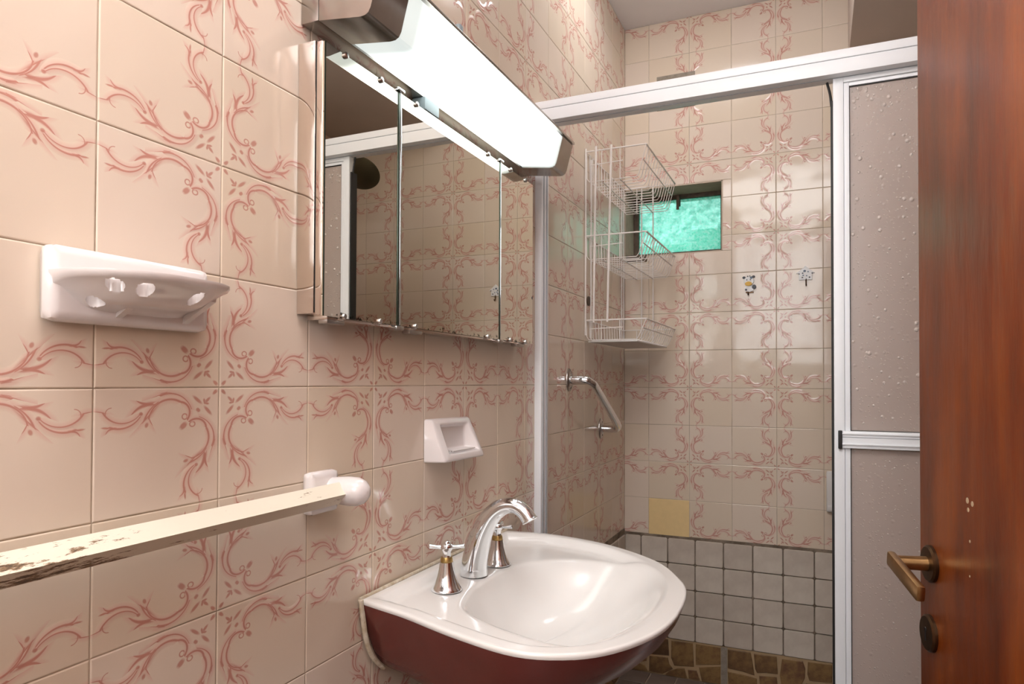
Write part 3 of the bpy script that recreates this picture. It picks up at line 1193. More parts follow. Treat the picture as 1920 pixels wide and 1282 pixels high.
MB().lathe([(0.024, -0.004), (0.024, 0.0), (0.019, 0.001), (0.017, -0.003), (0.001, -0.004)], (_dc[0], _dc[1], _dc[2] + 0.003), (0, 0, 1), 24).build('drain', 'chrome', basin)
und = []
for z, kx, ky in ((-0.0085, 0.997, 0.998), (-0.026, 0.985, 0.980), (-0.050, 0.955, 0.945), (-0.080, 0.895, 0.900), (-0.110, 0.81, 0.85), (-0.130, 0.72, 0.805), (-0.145, 0.63, 0.74), (-0.155, 0.51, 0.63), (-0.160, 0.36, 0.45), (-0.162, 0.15, 0.2)):
    def fn(t, ro, rb, z=z, kx=kx, ky=ky):
        p = P2(t, ro)
        x = max(p[0], 0.001)
        return (max(x * kx, 0.003), 0.79 + (p[1] - 0.79) * ky, rim_z(p[0]) * (1 - kx * 0) + z)
    und.append(basin_ring(fn))
MB().rings(und[::-1], caps=False).build('basin_underside', 'basin_red', basin, 60)
ped = []
for z, r, d in ((FLOOR, 0.105, 0.19), (FLOOR + 0.05, 0.098, 0.18), (-0.85, 0.075, 0.15), (-0.62, 0.085, 0.16), (-0.57, 0.095, 0.17), (-0.545, 0.10, 0.17)):
    ped.append([(0.05 + max(-0.04, d * math.cos(k * 2 * math.pi / 40)), 0.83 + r * math.sin(k * 2 * math.pi / 40), z) for k in range(40)])
MB().rings(ped).build('pedestal', 'basin_red', basin)
ck = MB()
ck.tube([(0.0065, 0.482, -0.3715), (0.0065, 0.79, -0.3685), (0.0065, 1.10, -0.3715)], 0.0036, 8)
ck.tube(smooth_path([(0.0085, 0.482, -0.372), (0.0085, 0.488, -0.40), (0.0085, 0.500, -0.45), (0.0085, 0.522, -0.487), (0.0085, 0.552, -0.515)], 4), 0.0048, 8)
ck.build('sealant_bead', 'silicone', basin)
tag(MB().tube(smooth_path([(0.004, 0.70, -0.75), (0.03, 0.70, -0.75), (0.05, 0.71, -0.70), (0.06, 0.72, -0.66), (0.07, 0.72, -0.60)], 4), 0.008, 10).build('water_hose', 'pvc_beige'), 'beige water supply hose under the wash basin', 'hose')
tag(MB().tube(smooth_path([(0.004, 0.66, -0.72), (0.03, 0.66, -0.72), (0.05, 0.665, -0.67), (0.055, 0.67, -0.64), (0.06, 0.675, -0.595)], 4), 0.007, 10).build('water_hose', 'dark'), 'thin black water supply hose under the wash basin', 'hose')

# faucet
_deck = np.array([p for rg_ in top for p in rg_])


def deck_top(x, y, rad):
    k = np.hypot(_deck[:, 0] - x, _deck[:, 1] - y) < rad
    return float(_deck[k, 2].max())


DK = deck_top(0.087, 0.761, 0.0310) + 0.0004
sp = thing('basin_spout', 'chrome gooseneck spout between the two basin taps', 'faucet', (0.083, 0.761, DK))
pts = smooth_path([(0.087, 0.761, DK + 0.0005), (0.087, 0.761, DK + 0.010), (0.0876, 0.761, DK + 0.020), (0.092, 0.761, -0.345), (0.102, 0.761, -0.308), (0.122, 0.761, -0.270), (0.148, 0.761, -0.247), (0.176, 0.761, -0.241), (0.198, 0.761, -0.251), (0.210, 0.761, -0.266)], 5)
rr = np.interp(np.linspace(0, 1, len(pts)), [0, 0.18, 0.38, 0.58, 0.76, 1.0], [0.0285, 0.0282, 0.0255, 0.0195, 0.0152, 0.0156])
MB().tube(pts, list(rr), 24).build('spout_body', 'chrome', sp, 60)
_tv = np.array((0.0085, 0, -0.0150))
_tv /= np.linalg.norm(_tv)
MB().lathe([(0.012, -0.004), (0.0168, 0.0), (0.0172, 0.002), (0.0150, 0.0035), (0.010, 0.002)], (0.2105, 0.761, -0.2665), _tv, 24).build('aerator', 'chrome', sp)


def tap(x, y, rot, label):
    DK = deck_top(x, y, 0.0315) + 0.0004
    t = thing('basin_tap', label, 'tap', (x, y, DK), 'pair of chrome cross-handle basin taps')
    MB().lathe([(0.0300, 0.0), (0.0300, 0.002), (0.0270, 0.006), (0.0220, 0.015), (0.0180, 0.026), (0.0150, 0.038), (0.0132, 0.050), (0.0128, 0.053), (0.010, 0.0535)], (x, y, DK), (0, 0, 1), 32).build('tap_bell', 'chrome', t, 60)
    MB().lathe([(0.0118, 0.0535), (0.0118, 0.058), (0.0105, 0.0625), (0.008, 0.063)], (x, y, DK), (0, 0, 1), 24).build('tap_collar', 'brass', t)
    MB().lathe([(0.0085, 0.063), (0.0078, 0.068), (0.0088, 0.073), (0.0115, 0.077), (0.0125, 0.082), (0.0105, 0.087), (0.0066, 0.0885), (0.0066, 0.091), (0.0045, 0.093), (0.001, 0.0935)], (x, y, DK), (0, 0, 1), 24).build('tap_hub', 'chrome', t, 60)
    h = MB()
    for k in range(4):
        a = rot + k * math.pi / 2
        c, s_ = math.cos(a), math.sin(a)
        h.tube([(x + c * 0.008, y + s_ * 0.008, DK + 0.081), (x + c * 0.018, y + s_ * 0.018, DK + 0.0815), (x + c * 0.033, y + s_ * 0.033, DK + 0.083), (x + c * 0.0345, y + s_ * 0.0345, DK + 0.083)], [0.0046, 0.0036, 0.0046, 0.003], 12)
    h.build('tap_cross', 'chrome', t)
    return t


tap(0.085, 0.649, math.radians(28), 'chrome cross-handle tap on the near side of the spout')
tap(0.094, 0.858, math.radians(8), 'chrome cross-handle tap on the far side of the spout')

# ------------------------------------------------------------------ mirror cabinet
Y0, Y1, Z0, Z1 = 0.323, 1.163, 0.1085, 0.529
mc = thing('mirror_cabinet', 'steel mirror cabinet with three mirror panels under the strip light', 'mirror cabinet', (0.02, 0.74, Z0))
MB().box(0.0008, 0.0335, Y0, Y1, Z0 + 0.004, Z1 + 0.004, 0.001).build('cabinet_body', 'steel', mc)
MB().box(0.0335, 0.0365, Y0 + 0.003, Y1 - 0.003, Z0 + 0.006, Z1 - 0.002).build('shadow_gap', 'dark', mc)
MB().box(0.0365, 0.0470, Y0, Y1, Z0 + 0.002, Z1 + 0.001, 0.0006).build('door_backing', 'steel', mc)
for a, b in ((Y0 + 0.001, 0.5245), (0.5365, 0.9555), (0.9635, Y1)):
    mp = MB().box(0.0470, 0.0505, a, b, Z0, Z1).build('mirror_panel', 'mirror', mc)
for yc, w in ((0.5305, 0.0120), (0.9595, 0.0080)):
    MB().box(0.0470, 0.0520, yc - w / 2, yc - w * 0.05, Z0 + 0.001, Z1 + 0.001, 0.0008).build('divider_strip', 'glass_edge', mc)
    MB().box(0.0470, 0.0528, yc - w * 0.05, yc + w * 0.28, Z0 + 0.001, Z1 + 0.001, 0.0008).build('divider_strip', 'chrome', mc)
    MB().box(0.0470, 0.0515, yc + w * 0.28, yc + w / 2, Z0 + 0.001, Z1 + 0.001, 0.0006).build('divider_strip', 'glass_edge', mc)
    MB().box(0.040, 0.056, yc - 0.012, yc + 0.010, Z1 + 0.001, Z1 + 0.0065, 0.002).build('hinge_cap', 'chrome', mc)
    MB().box(0.036, 0.055, yc - 0.012, yc + 0.012, Z0 - 0.008, Z0 - 0.0005, 0.002).build('hinge_cap', 'satin_chrome', mc)
MB().box(0.0505, 0.0512, Y0 + 0.0005, Y0 + 0.0035, Z0, Z1).build('mirror_edge', 'glass_edge', mc)
for yy in (0.374, 0.471, 0.585, 0.892, 1.017, 1.112):
    MB().lathe([(0.0052, 0.0), (0.0052, 0.003), (0.004, 0.0042), (0.001, 0.0045)], (0.0505, yy, Z1 - 0.001), (1, 0, 0), 14).box(0.044, 0.0520, yy - 0.0018, yy + 0.0018, Z1 - 0.001, Z1 + 0.003, 0.0008).build('mirror_clip', 'satin_chrome', mc)
    MB().lathe([(0.0048, 0.0), (0.0048, 0.003), (0.0040, 0.0044), (0.001, 0.0047)], (0.0505, yy, Z0 + 0.003), (1, 0, 0), 14).box(0.044, 0.0520, yy - 0.0018, yy + 0.0018, Z0 - 0.004, Z0 + 0.001, 0.0008).build('mirror_clip', 'satin_chrome', mc)
MB().box(0.004, 0.044, Y0 + 0.02, Y1 - 0.02, Z0 - 0.004, Z0 + 0.004, 0.001).build('bottom_rail', 'steel', mc)
for yy in (0.365, 0.60, 1.10):
    MB().box(0.026, 0.044, yy - 0.022, yy + 0.022, Z0 - 0.010, Z0 - 0.003, 0.002).build('bottom_bracket', 'satin_chrome', mc)

# ------------------------------------------------------------------ strip light above the mirror
lf = thing('strip_light', 'wall-mounted fluorescent strip light with steel end caps above the mirror cabinet', 'light', (0.075, 0.77, 0.55))


def lamp_profile(e=0.0):
    # (x, z) outline of the housing, bottom first
    return [(0.036 - e, 0.566 - e), (0.112, 0.5555 - e), (0.121, 0.5560 - e), (0.127 + e * .5, 0.5590 - e * .7), (0.131 + e, 0.566), (0.148 + e, 0.628 + e), (0.148 + e, 0.633 + e), (0.036 - e, 0.633 + e)]


AX, AZ, AY = (1, 0, 0), (0, 0, 1), (0, 1, 0)
YN0, YN1, YF0, YF1 = 0.328, 0.410, 1.122, 1.198


def shell(prof, y0, y1, cap0, cap1):
    b = MB()
    r0 = [(x, y0, z) for x, z in prof]
    r1 = [(x, y1, z) for x, z in prof]
    n = len(prof)
    b.add(r0 + r1, [(k, n + k, n + (k + 1) % n, (k + 1) % n) for k in range(n)], False)
    if cap0:
        b.add(r0, [tuple(range(n))], False)
    if cap1:
        b.add(r1, [tuple(range(n - 1, -1, -1))], False)
    return b


shell(lamp_profile(-0.0012), YN1 - 0.01, YF0 + 0.01, True, True).build('diffuser', 'diffuser', lf, 25, fix=True)
for a, b in ((YN0, YN1), (YF0, YF1)):
    shell(lamp_profile(0.0008), a, b, True, True).build('end_cap', 'steel_dark', lf, 25, fix=True)
MB().box(0.0008, 0.1535, YN0, YF1 + 0.004, 0.6345, 0.6405, 0.001).build('top_plate', 'steel_dark', lf)
MB().box(0.0008, 0.034, YN0, YF1 + 0.002, 0.5660, 0.6345, 0.001).build('back_plate', 'steel_dark', lf)
MB().lathe([(0.0085, 0.0), (0.0085, 0.020), (0.006, 0.024), (0.001, 0.0245)], (0.135, 0.594, 0.6405), (0, 0, 1), 16).build('starter_cap', 'grey_plastic', lf)
MB().box(0.008, 0.040, 0.635, 0.69, 0.540, 0.566, 0.004).build('mounting_bracket', 'grey_plastic', lf)

# ------------------------------------------------------------------ projecting soap dish
sd = thing('soap_dish', 'white ceramic soap dish with drain holes projecting from the left wall', 'soap dish', (0.05, 0.036, 0.07))
SY0, SY1, SZ0, SZ1 = -0.064, 0.137, 0.070, 0.1505
base = MB().box(0.0005, 0.024, SY0, SY1, SZ0, SZ1, 0.011)
base.build('wall_plate', 'ceramic', sd, 60)
# tray: a shallow half-oval bowl with an oval rim, real holes in its floor
cy_ = 0.036
NTH, NR = 132, 40
holes = [(0.036, -0.024), (0.073, -0.029), (0.085, -0.003), (0.084, 0.062)]


def tray_pt(a, r, under):
    # superellipse plan, a in [-pi/2, pi/2]
    ca, sa = math.cos(a), math.sin(a)
    k = (abs(ca) ** 2.6 + abs(sa) ** 2.6) ** (-1 / 2.6)
    x, y = 0.010 + 0.098 * k * ca * r, cy_ + 0.0985 * k * sa * r
    dish = 0.0155 * (1 - sst((r - 0.55) / 0.45))
    z = 0.1225 - dish
    if under:
        z -= 0.006 + 0.012 * (1 - r ** 3) + 0.010 * math.exp(-max(0.0, x - 0.018) / 0.010)
        if r > 0.985:
            z = 0.1225 - 0.003
    return (x, y, z)


tv, tf = [], []
for under in (0, 1):
    for i in range(NR + 1):
        for k in range(NTH + 1):
            tv.append(tray_pt(-math.pi / 2 + math.pi * k / NTH, i / NR, under))
N1 = (NR + 1) * (NTH + 1)


def in_hole(p):
    for hx, hy in holes:
        if ((p[0] - hx) / 0.0092) ** 2 + ((p[1] - hy) / 0.0092) ** 2 < 1:
            return True
    return False


for m_ in range(len(tv)):
    # pull the vertices next to a hole's edge onto that edge
    for hx, hy in holes:
        e_ = math.hypot((tv[m_][0] - hx) / 0.0092, (tv[m_][1] - hy) / 0.0092)
        if 0.84 < e_ < 1.16:
            tv[m_] = (hx + (tv[m_][0] - hx) / e_, hy + (tv[m_][1] - hy) / e_, tv[m_][2])
keep = {}
for i in range(NR):
    for k in range(NTH):
        q = (i * (NTH + 1) + k, i * (NTH + 1) + k + 1, (i + 1) * (NTH + 1) + k + 1, (i + 1) * (NTH + 1) + k)
        c = np.mean([tv[m] for m in q], 0)
        keep[i, k] = not in_hole(c)
        if keep[i, k]:
            tf.append(q[::-1])
            tf.append(tuple(N1 + m for m in q))
for k in range(NTH):
    a = NR * (NTH + 1) + k
    tf.append((a, a + 1, N1 + a + 1, N1 + a))
for (i, k), kp in keep.items():
    if kp:
        continue
    for (di, dk, e) in ((-1, 0, (0, 1)), (1, 0, (3, 2)), (0, -1, (0, 3)), (0, 1, (1, 2))):
        if keep.get((i + di, k + dk), True):
            q = (i * (NTH + 1) + k, i * (NTH + 1) + k + 1, (i + 1) * (NTH + 1) + k + 1, (i + 1) * (NTH + 1) + k)
            tf.append((q[e[0]], q[e[1]], N1 + q[e[1]], N1 + q[e[0]]))
MB().add(tv, tf, True).build('tray', 'ceramic', sd, 50, fix=True)
for yy in (0.012, 0.100):
    MB().prism([(0.014, 0.078), (0.022, 0.078), (0.070, 0.104), (0.072, 0.112), (0.014, 0.112)], (0, yy - 0.004, 0), AX, AZ, AY, 0.0, 0.008).build('support_rib', 'ceramic', sd)

# ------------------------------------------------------------------ recessed soap holder
sh_ = thing('soap_holder', 'small white ceramic hooded soap holder on the wall above the basin', 'soap holder', (0.02, 0.79, -0.158))
HY0, HY1 = 0.703, 0.893
# each section: (x, y, z) rings from wall outwards; the open face leans forward at its foot
o_back = [(0.0006, HY0, -0.158), (0.0006, HY1, -0.160), (0.0006, HY1, -0.071), (0.0006, HY0, -0.069)]
o_front = [(0.046, HY0 + 0.010, -0.157), (0.048, HY1 - 0.004, -0.159), (0.012, HY1 - 0.012, -0.073), (0.012, HY0 + 0.014, -0.071)]
i_front = [(0.0445, HY0 + 0.032, -0.142), (0.0455, HY1 - 0.022, -0.143), (0.0185, HY1 - 0.030, -0.083), (0.0185, HY0 + 0.034, -0.081)]
i_back = [(0.010, HY0 + 0.044, -0.136), (0.010, HY1 - 0.034, -0.137), (0.0085, HY1 - 0.036, -0.088), (0.0085, HY0 + 0.046, -0.086)]
hb = MB()
hb.add(o_back + o_front + i_front + i_back, [(0, 1, 5, 4), (1, 2, 6, 5), (2, 3, 7, 6), (3, 0, 4, 7), (4, 5, 9, 8), (5, 6, 10, 9), (6, 7, 11, 10), (7, 4, 8, 11), (8, 9, 13, 12), (9, 10, 14, 13), (10, 11, 15, 14), (11, 8, 12, 15), (12, 13, 14, 15)], True)
ho = hb.build('holder_body', 'ceramic', sh_, 180, fix=True)
_bm = bmesh.new()
_bm.from_mesh(ho.data)
bmesh.ops.bevel(_bm, geom=[e for e in _bm.edges if not e.is_boundary], offset=0.0042, segments=3, profile=0.5, affect='EDGES')
bmesh.ops.recalc_face_normals(_bm, faces=_bm.faces)
_bm.to_mesh(ho.data)
_bm.free()
for k in range(5):
    x = 0.018 + k * 0.0055
    MB().tube([(x, HY0 + 0.05, -0.1365), (x, HY1 - 0.04, -0.1375)], 0.0016, 8).build('drain_ridge', 'ceramic', sh_)

# ------------------------------------------------------------------ towel bar
tb = thing('towel_bar', 'chipped cream square towel bar held by white ceramic brackets on the left wall', 'towel bar', (0.04, 0.1, -0.20))
TBX, TBZ = 0.0465, -0.1675
hd = 0.0172
MB().prism([(TBX - hd, TBZ), (TBX, TBZ - hd), (TBX + hd, TBZ), (TBX, TBZ + hd)], (0, -0.33, 0), AX, AZ, AY, 0.0, 0.33 + 0.372).build('bar', 'towel', tb)


def bracket(yc, sgn):
    MB().box(0.0005, 0.022, yc - 0.033, yc + 0.033, -0.2015, -0.134, 0.009).build('bracket_plate', 'ceramic', tb, 60)
    rg = []
    for x, ry, rz in ((0.012, 0.024, 0.020), (0.026, 0.019, 0.0205), (0.040, 0.020, 0.0225), (0.056, 0.0225, 0.0235), (0.070, 0.0225, 0.0225), (0.080, 0.0185, 0.0185), (0.087, 0.011, 0.011), (0.089, 0.003, 0.003)):
        rg.append([(x, yc + sgn * 0.018 + ry * math.cos(k * 2 * math.pi / 28), -0.1665 + rz * math.sin(k * 2 * math.pi / 28)) for k in range(28)])
    MB().rings(rg).build('bracket_post', 'ceramic', tb, 60)


bracket(0.371, 1)
bracket(-0.315, -1)

# ------------------------------------------------------------------ shower enclosure
sf = thing('shower_enclosure', 'white aluminium shower frame with top track and wall post', 'shower frame', (0.75, 1.33, FLOOR + 0.09))
MB().box(0.0, 0.021, 1.302, 1.357, FLOOR + 0.09, 0.752, 0.0015).build('wall_post', 'aluminium', sf)
MB().box(0.021, 0.0225, 1.315, 1.320, FLOOR + 0.09, 0.752).box(0.021, 0.0235, 1.338, 1.342, FLOOR + 0.09, 0.752).build('post_groove', 'aluminium_shade', sf)
MB().box(0.0, XR - 0.002, 1.300, 1.36, 0.7875, 0.8085, 0.0015).build('top_track', 'aluminium', sf)
MB().box(0.0, XR - 0.002, 1.3012, 1.36, 0.752, 0.7862, 0.0015).build('top_track', 'aluminium', sf)
MB().box(0.0, XR - 0.002, 1.302, 1.358, 0.7860, 0.7877).build('track_groove', 'aluminium_shade', sf)
MB().box(0.022, XR - 0.002, 1.326, 1.3275, 0.7505, 0.753).build('track_slot', 'aluminium_shade', sf)
MB().box(0.0, XR - 0.002, 1.302, 1.357, FLOOR + 0.09, FLOOR + 0.115, 0.0015).build('bottom_track', 'aluminium', sf)

sdoor = thing('sliding_shower_door', 'sliding shower door of frosted grey glass in a white frame at the right', 'shower door', (1.15, 1.34, FLOOR + 0.116))
DX0, DX1, DY0, DY1 = 0.7735, 1.535, 1.332, 1.352
DZ0, DZ1 = FLOOR + 0.118, 0.751
MB().box(DX0, DX0 + 0.023, DY0 - 0.004, DY1, DZ0, DZ1, 0.001).build('stile', 'aluminium', sdoor)
MB().box(DX0 + 0.0235, DX0 + 0.0355, DY0 + 0.001, DY1, DZ0, DZ1 - 0.012, 0.001).build('stile_bead', 'aluminium', sdoor)
MB().box(DX1 - 0.035, DX1, DY0, DY1, DZ0, DZ1, 0.001).build('stile', 'aluminium', sdoor)
MB().box(DX0 + 0.023, DX1 - 0.035, DY0 - 0.004, DY1, DZ1 - 0.012, DZ1, 0.001).build('rail', 'aluminium', sdoor)
MB().box(DX0 + 0.0355, DX1 - 0.035, DY0 + 0.001, DY1, DZ1 - 0.021, DZ1 - 0.0125, 0.001).build('rail_bead', 'aluminium', sdoor)
MB().box(DX0 + 0.023, DX1 - 0.035, DY0, DY1, DZ0, DZ0 + 0.045, 0.001).build('rail', 'aluminium', sdoor)
MR0, MR1 = -0.1475, -0.1065
mr_ = MB().box(DX0 + 0.016, DX1 - 0.03, DY0 - 0.010, DY1, MR0, MR1, 0.0015).build('middle_rail', 'aluminium', sdoor)
MB().box(DX0 + 0.017, DX1 - 0.031, DY0 - 0.0108, DY0 - 0.009, MR0 + 0.026, MR0 + 0.0275).build('rail_groove', 'aluminium_shade', mr_)
MB().box(DX0 + 0.017, DX1 - 0.031, DY0 - 0.0135, DY0 - 0.009, MR0 + 0.008, MR0 + 0.012, 0.001).box(DX0 + 0.017, DX1 - 0.031, DY0 - 0.0135, DY0 - 0.009, MR1 - 0.008, MR1 - 0.004, 0.001).build('rail_rib', 'aluminium', mr_)
MB().box(DX0 + 0.0085, DX0 + 0.0175, DY0 - 0.014, DY0 - 0.002, MR0 - 0.002, MR1 + 0.001, 0.002).build('rail_end_cap', 'dark', sdoor)
MB().box(DX0 + 0.0355, DX1 - 0.035, DY0 + 0.006, DY0 + 0.011, DZ0 + 0.045, MR0).build('glass_pane', 'frosted', sdoor)
MB().box(DX0 + 0.0355, DX1 - 0.035, DY0 + 0.006, DY0 + 0.011, MR1, DZ1 - 0.021).build('glass_pane', 'frosted', sdoor)
# blisters in the panes: too many and too small to pick apart, one mesh for each pane
def blisters(parent, z0, z1, count, big):
    b = MB()
    yf = DY0 + 0.006
    for _ in range(count):
        x = random.uniform(DX0 + 0.042, DX0 + 0.235)
        z = z1 - 0.006 - (z1 - z0 - 0.012) * random.random() ** 1.7
        rad = 0.0011 + big * random.random() ** 3
        rings_ = []
        for k, h in ((1.0, 0.0), (0.92, 0.22), (0.70, 0.45), (0.35, 0.60), (0.05, 0.64)):
            rings_.append([(x + rad * k * math.cos(q * math.pi / 4), yf - h * rad * 0.8, z + 1.1 * rad * k * math.sin(q * math.pi / 4)) for q in range(8)])
        b.rings(rings_[::-1] if False else rings_, caps=False)
    o = b.build('glass_blisters', 'frosted_smooth', parent, 80, fix=True)
    o['kind'] = 'stuff'


_panes = [c for c in sdoor.children if c.name.startswith('glass_pane')]
blisters(_panes[0], DZ0 + 0.045, MR0, 170, 0.0012)
blisters(_panes[1], MR1, DZ1 - 0.024, 420, 0.0042)
gk = MB()
gk.box(DX0 + 0.0350, DX0 + 0.0372, DY0 + 0.003, DY0 + 0.006, DZ0 + 0.045, DZ1 - 0.021)
gk.box(DX0 + 0.0355, DX1 - 0.035, DY0 + 0.003, DY0 + 0.006, DZ1 - 0.0235, DZ1 - 0.0208)
gk.box(DX0 + 0.0355, DX1 - 0.035, DY0 + 0.003, DY0 + 0.006, MR1 - 0.001, MR1 + 0.0015)
gk.box(DX0 + 0.0355, DX1 - 0.035, DY0 + 0.003, DY0 + 0.006, MR0 - 0.0015, MR0 + 0.001)
gk.build('gasket', 'dark', sdoor)
se = MB().box(DX0 - 0.0050, DX0 - 0.0003, DY0 + 0.002, DY1 + 0.012, DZ0, 0.700)
se.tube(smooth_path([(DX0 - 0.003, DY0 + 0.012, 0.690), (DX0 - 0.006, DY0 + 0.012, 0.72), (DX0 - 0.013, DY0 + 0.012, 0.750)], 4), 0.003, 8)
se.build('rubber_seal', 'dark', sdoor)

# ------------------------------------------------------------------ wire rack in the shower
rk = thing('wire_rack', 'white three-tier wire shower rack hanging in the corner by the window', 'rack', (0.11, 2.02, 0.145))
RY0, RY1 = 1.762, 2.268


def basket(zr, zb, solid=False):
    b = MB()
    xr, xb = 0.2150, 0.190
    b.tube([(0.004, RY0, zr), (xr, RY0, zr)], 0.0026, 8)
    b.tube([(0.004, RY1, zr), (xr, RY1, zr)], 0.0019, 8)
    b.tube([(xr, RY0, zr), (xr, RY1, zr)], 0.0028, 8)
    b.tube([(0.004, RY0, zr), (0.004, RY1, zr)], 0.0019, 8)
    zm = (zr + zb) / 2 + 0.004
    xm = (xr + xb) / 2 + 0.001
    b.tube([(xm, RY0, zm), (xm, RY1, zm)], 0.0019, 8)
    for x in (0.06, 0.125):
        b.tube([(x, RY0, zr), (x, RY0, zb)], 0.0018, 6)
        b.tube([(x, RY0, zb - 0.002), (x, RY1, zb - 0.002)], 0.0021, 6)
        b.tube([(x, RY1, zr), (x, RY1, zb)], 0.0018, 6)
    b.tube([(0.02, RY0, zm), (0.135, RY0, zm + 0.004)], 0.0018, 6)
    n = 15
    for k in range(n):
        y = RY0 + (RY1 - RY0) * k / (n - 1)
        b.tube([(0.006, y, zr), (0.008, y, zb + 0.012), (0.016, y, zb), (xb - 0.008, y, zb), (xb, y, zb + 0.01), (xr, y, zr)], 0.0015, 6)
    o = b.build('wire_basket', 'wire', rk)
    if solid:
        MB().box(0.012, xb - 0.006, RY0 + 0.005, RY1 - 0.004, zb - 0.0075, zb - 0.0035, 0.001).build('bottom_plate', 'white_plastic', o)


basket(0.808, 0.702)
basket(0.514, 0.432)
basket(0.2215, 0.1535, True)
for p0, p1, r in (((0.004, RY0 - 0.003, 0.818), (0.004, RY0 - 0.003, 0.17), 0.0032), ((0.012, RY0 + 0.035, 0.79), (0.012, RY0 + 0.035, 0.16), 0.0027),
                  ((0.041, RY0 - 0.004, 0.822), (0.033, RY0 - 0.004, 0.214), 0.0040), ((0.095, RY0 - 0.004, 0.82), (0.082, RY0 - 0.004, 0.214), 0.0040),
                  ((0.004, RY1 - 0.03, 0.81), (0.004, RY1 - 0.03, 0.16), 0.0028), ((0.004, RY1 + 0.003, 0.81), (0.004, RY1 + 0.003, 0.16), 0.0027),
                  ((0.079, RY1 + 0.004, 0.81), (0.079, RY1 + 0.004, 0.16), 0.0027), ((0.126, RY1 + 0.004, 0.81), (0.126, RY1 + 0.004, 0.16), 0.0027)):
    MB().tube([p0, p1], r, 8).build('upright_wire', 'wire', rk)
tag(MB().lathe([(0.017, 0.0), (0.017, 0.004), (0.012, 0.008), (0.004, 0.009)], (0.0005, 1.80, 0.293), (1, 0, 0), 20).build('pipe_cap', 'rust'), 'rusty round pipe cap on the shower wall behind the wire rack', 'pipe cap')

# ------------------------------------------------------------------ grab bar
gb = thing('grab_bar', 'bent chrome grab bar on the shower side wall', 'grab bar', (0.04, 1.78, -0.19))
MB().tube(smooth_path([(0.002, 1.597, 0.015), (0.050, 1.597, 0.015), (0.070, 1.612, 0.008), (0.076, 1.66, -0.016), (0.076, 1.89, -0.132), (0.070, 1.940, -0.156), (0.052, 1.955, -0.164), (0.002, 1.955, -0.164)], 6), 0.0130, 16).build('bar', 'chrome', gb, 60)
for y, z in ((1.597, 0.015), (1.955, -0.164)):
    rg = []
    for x, k in ((0.0008, 1.0), (0.003, 1.0), (0.0065, 0.85), (0.0075, 0.5)):
        rg.append([(x, y + k * 0.026 * math.cos(t * 2 * math.pi / 28), z + k * 0.037 * math.sin(t * 2 * math.pi / 28)) for t in range(28)])
    f_ = MB().rings(rg).build('flange', 'satin_chrome', gb, 50)
    for s_ in (-1, 1):
        MB().lathe([(0.004, 0.0), (0.004, 0.002), (0.001, 0.003)], (0.0062, y, z + s_ * 0.024), (1, 0, 0), 10).build('screw', 'steel_dark', f_)

# ------------------------------------------------------------------ hooks on the back wall
BN = (0, -1, 0)


def hook_disc(poly, name, mat, parent, d0, d1, c, bev=0.0008):
    return MB().prism([(c[0] + x, c[1] + z) for x, z in poly], (0, YB, 0), (1, 0, 0), (0, 0, 1), BN, d0, d1, bev).build(name, mat, parent)


def oval(cx, cz, rx, rz, n=18):
    return [(cx + rx * math.cos(2 * math.pi * k / n), cz + rz * math.sin(2 * math.pi * k / n)) for k in range(n)]


ck_ = (0.494, 0.392)
cow = thing('cow_hook', 'small spotted cow-shaped wall hook with yellow muzzle on the back wall', 'hook', (ck_[0], YB - 0.004, ck_[1] - 0.045))
hook_disc(oval(0, 0.012, 0.019, 0.017), 'head', 'hook_white', cow, 0.0005, 0.006, ck_)
hook_disc(oval(0.002, -0.017, 0.018, 0.014), 'body', 'hook_white', cow, 0.0005, 0.005, ck_)
hook_disc(oval(0.019, -0.012, 0.008, 0.009), 'tail', 'hook_black', cow, 0.0005, 0.0055, ck_)
hook_disc(oval(-0.001, 0.001, 0.013, 0.0085), 'muzzle', 'hook_yellow', cow, 0.005, 0.0085, ck_)
for x, z, r in ((-0.018, 0.026, 0.006), (0.017, 0.028, 0.006)):
    hook_disc(oval(x, z, r, r * .8), 'ear', 'hook_black', cow, 0.0005, 0.0045, ck_)
for x, z, r in ((-0.007, 0.0165, 0.0022), (0.006, 0.0165, 0.0022), (0.009, 0.024, 0.005), (-0.004, 0.030, 0.0025), (0.004, 0.031, 0.0022), (-0.010, -0.022, 0.004)):
    hook_disc(oval(x, z, r, r), 'spot', 'hook_blue' if r > 0.0045 else 'hook_black', cow, 0.0045, 0.0068, ck_, 0)
hook_disc([(-0.012, -0.030), (0.018, -0.030), (0.016, -0.035), (-0.010, -0.035)], 'foot', 'bronze_dark', cow, 0.0005, 0.004, ck_)
MB().tube(smooth_path([(ck_[0] - 0.002, YB - 0.004, ck_[1] - 0.030), (ck_[0] - 0.002, YB - 0.006, ck_[1] - 0.040), (ck_[0] - 0.002, YB - 0.014, ck_[1] - 0.043), (ck_[0] - 0.002, YB - 0.018, ck_[1] - 0.037)], 4), 0.0022, 8).build('hook_wire', 'bronze_dark', cow)
hk_ = (0.697, 0.418)
hs = thing('house_hook', 'small white house-shaped wall hook with dark spots on the back wall', 'hook', (hk_[0], YB - 0.004, hk_[1] - 0.05))
hook_disc([(-0.023, -0.021), (0.023, -0.021), (0.023, 0.005), (-0.023, 0.005)], 'house_wall', 'hook_white', hs, 0.0005, 0.006, hk_)
hook_disc([(-0.032, 0.004), (0.032, 0.004), (0.000, 0.031)], 'house_roof', 'hook_white', hs, 0.0005, 0.0066, hk_, 0.0004)
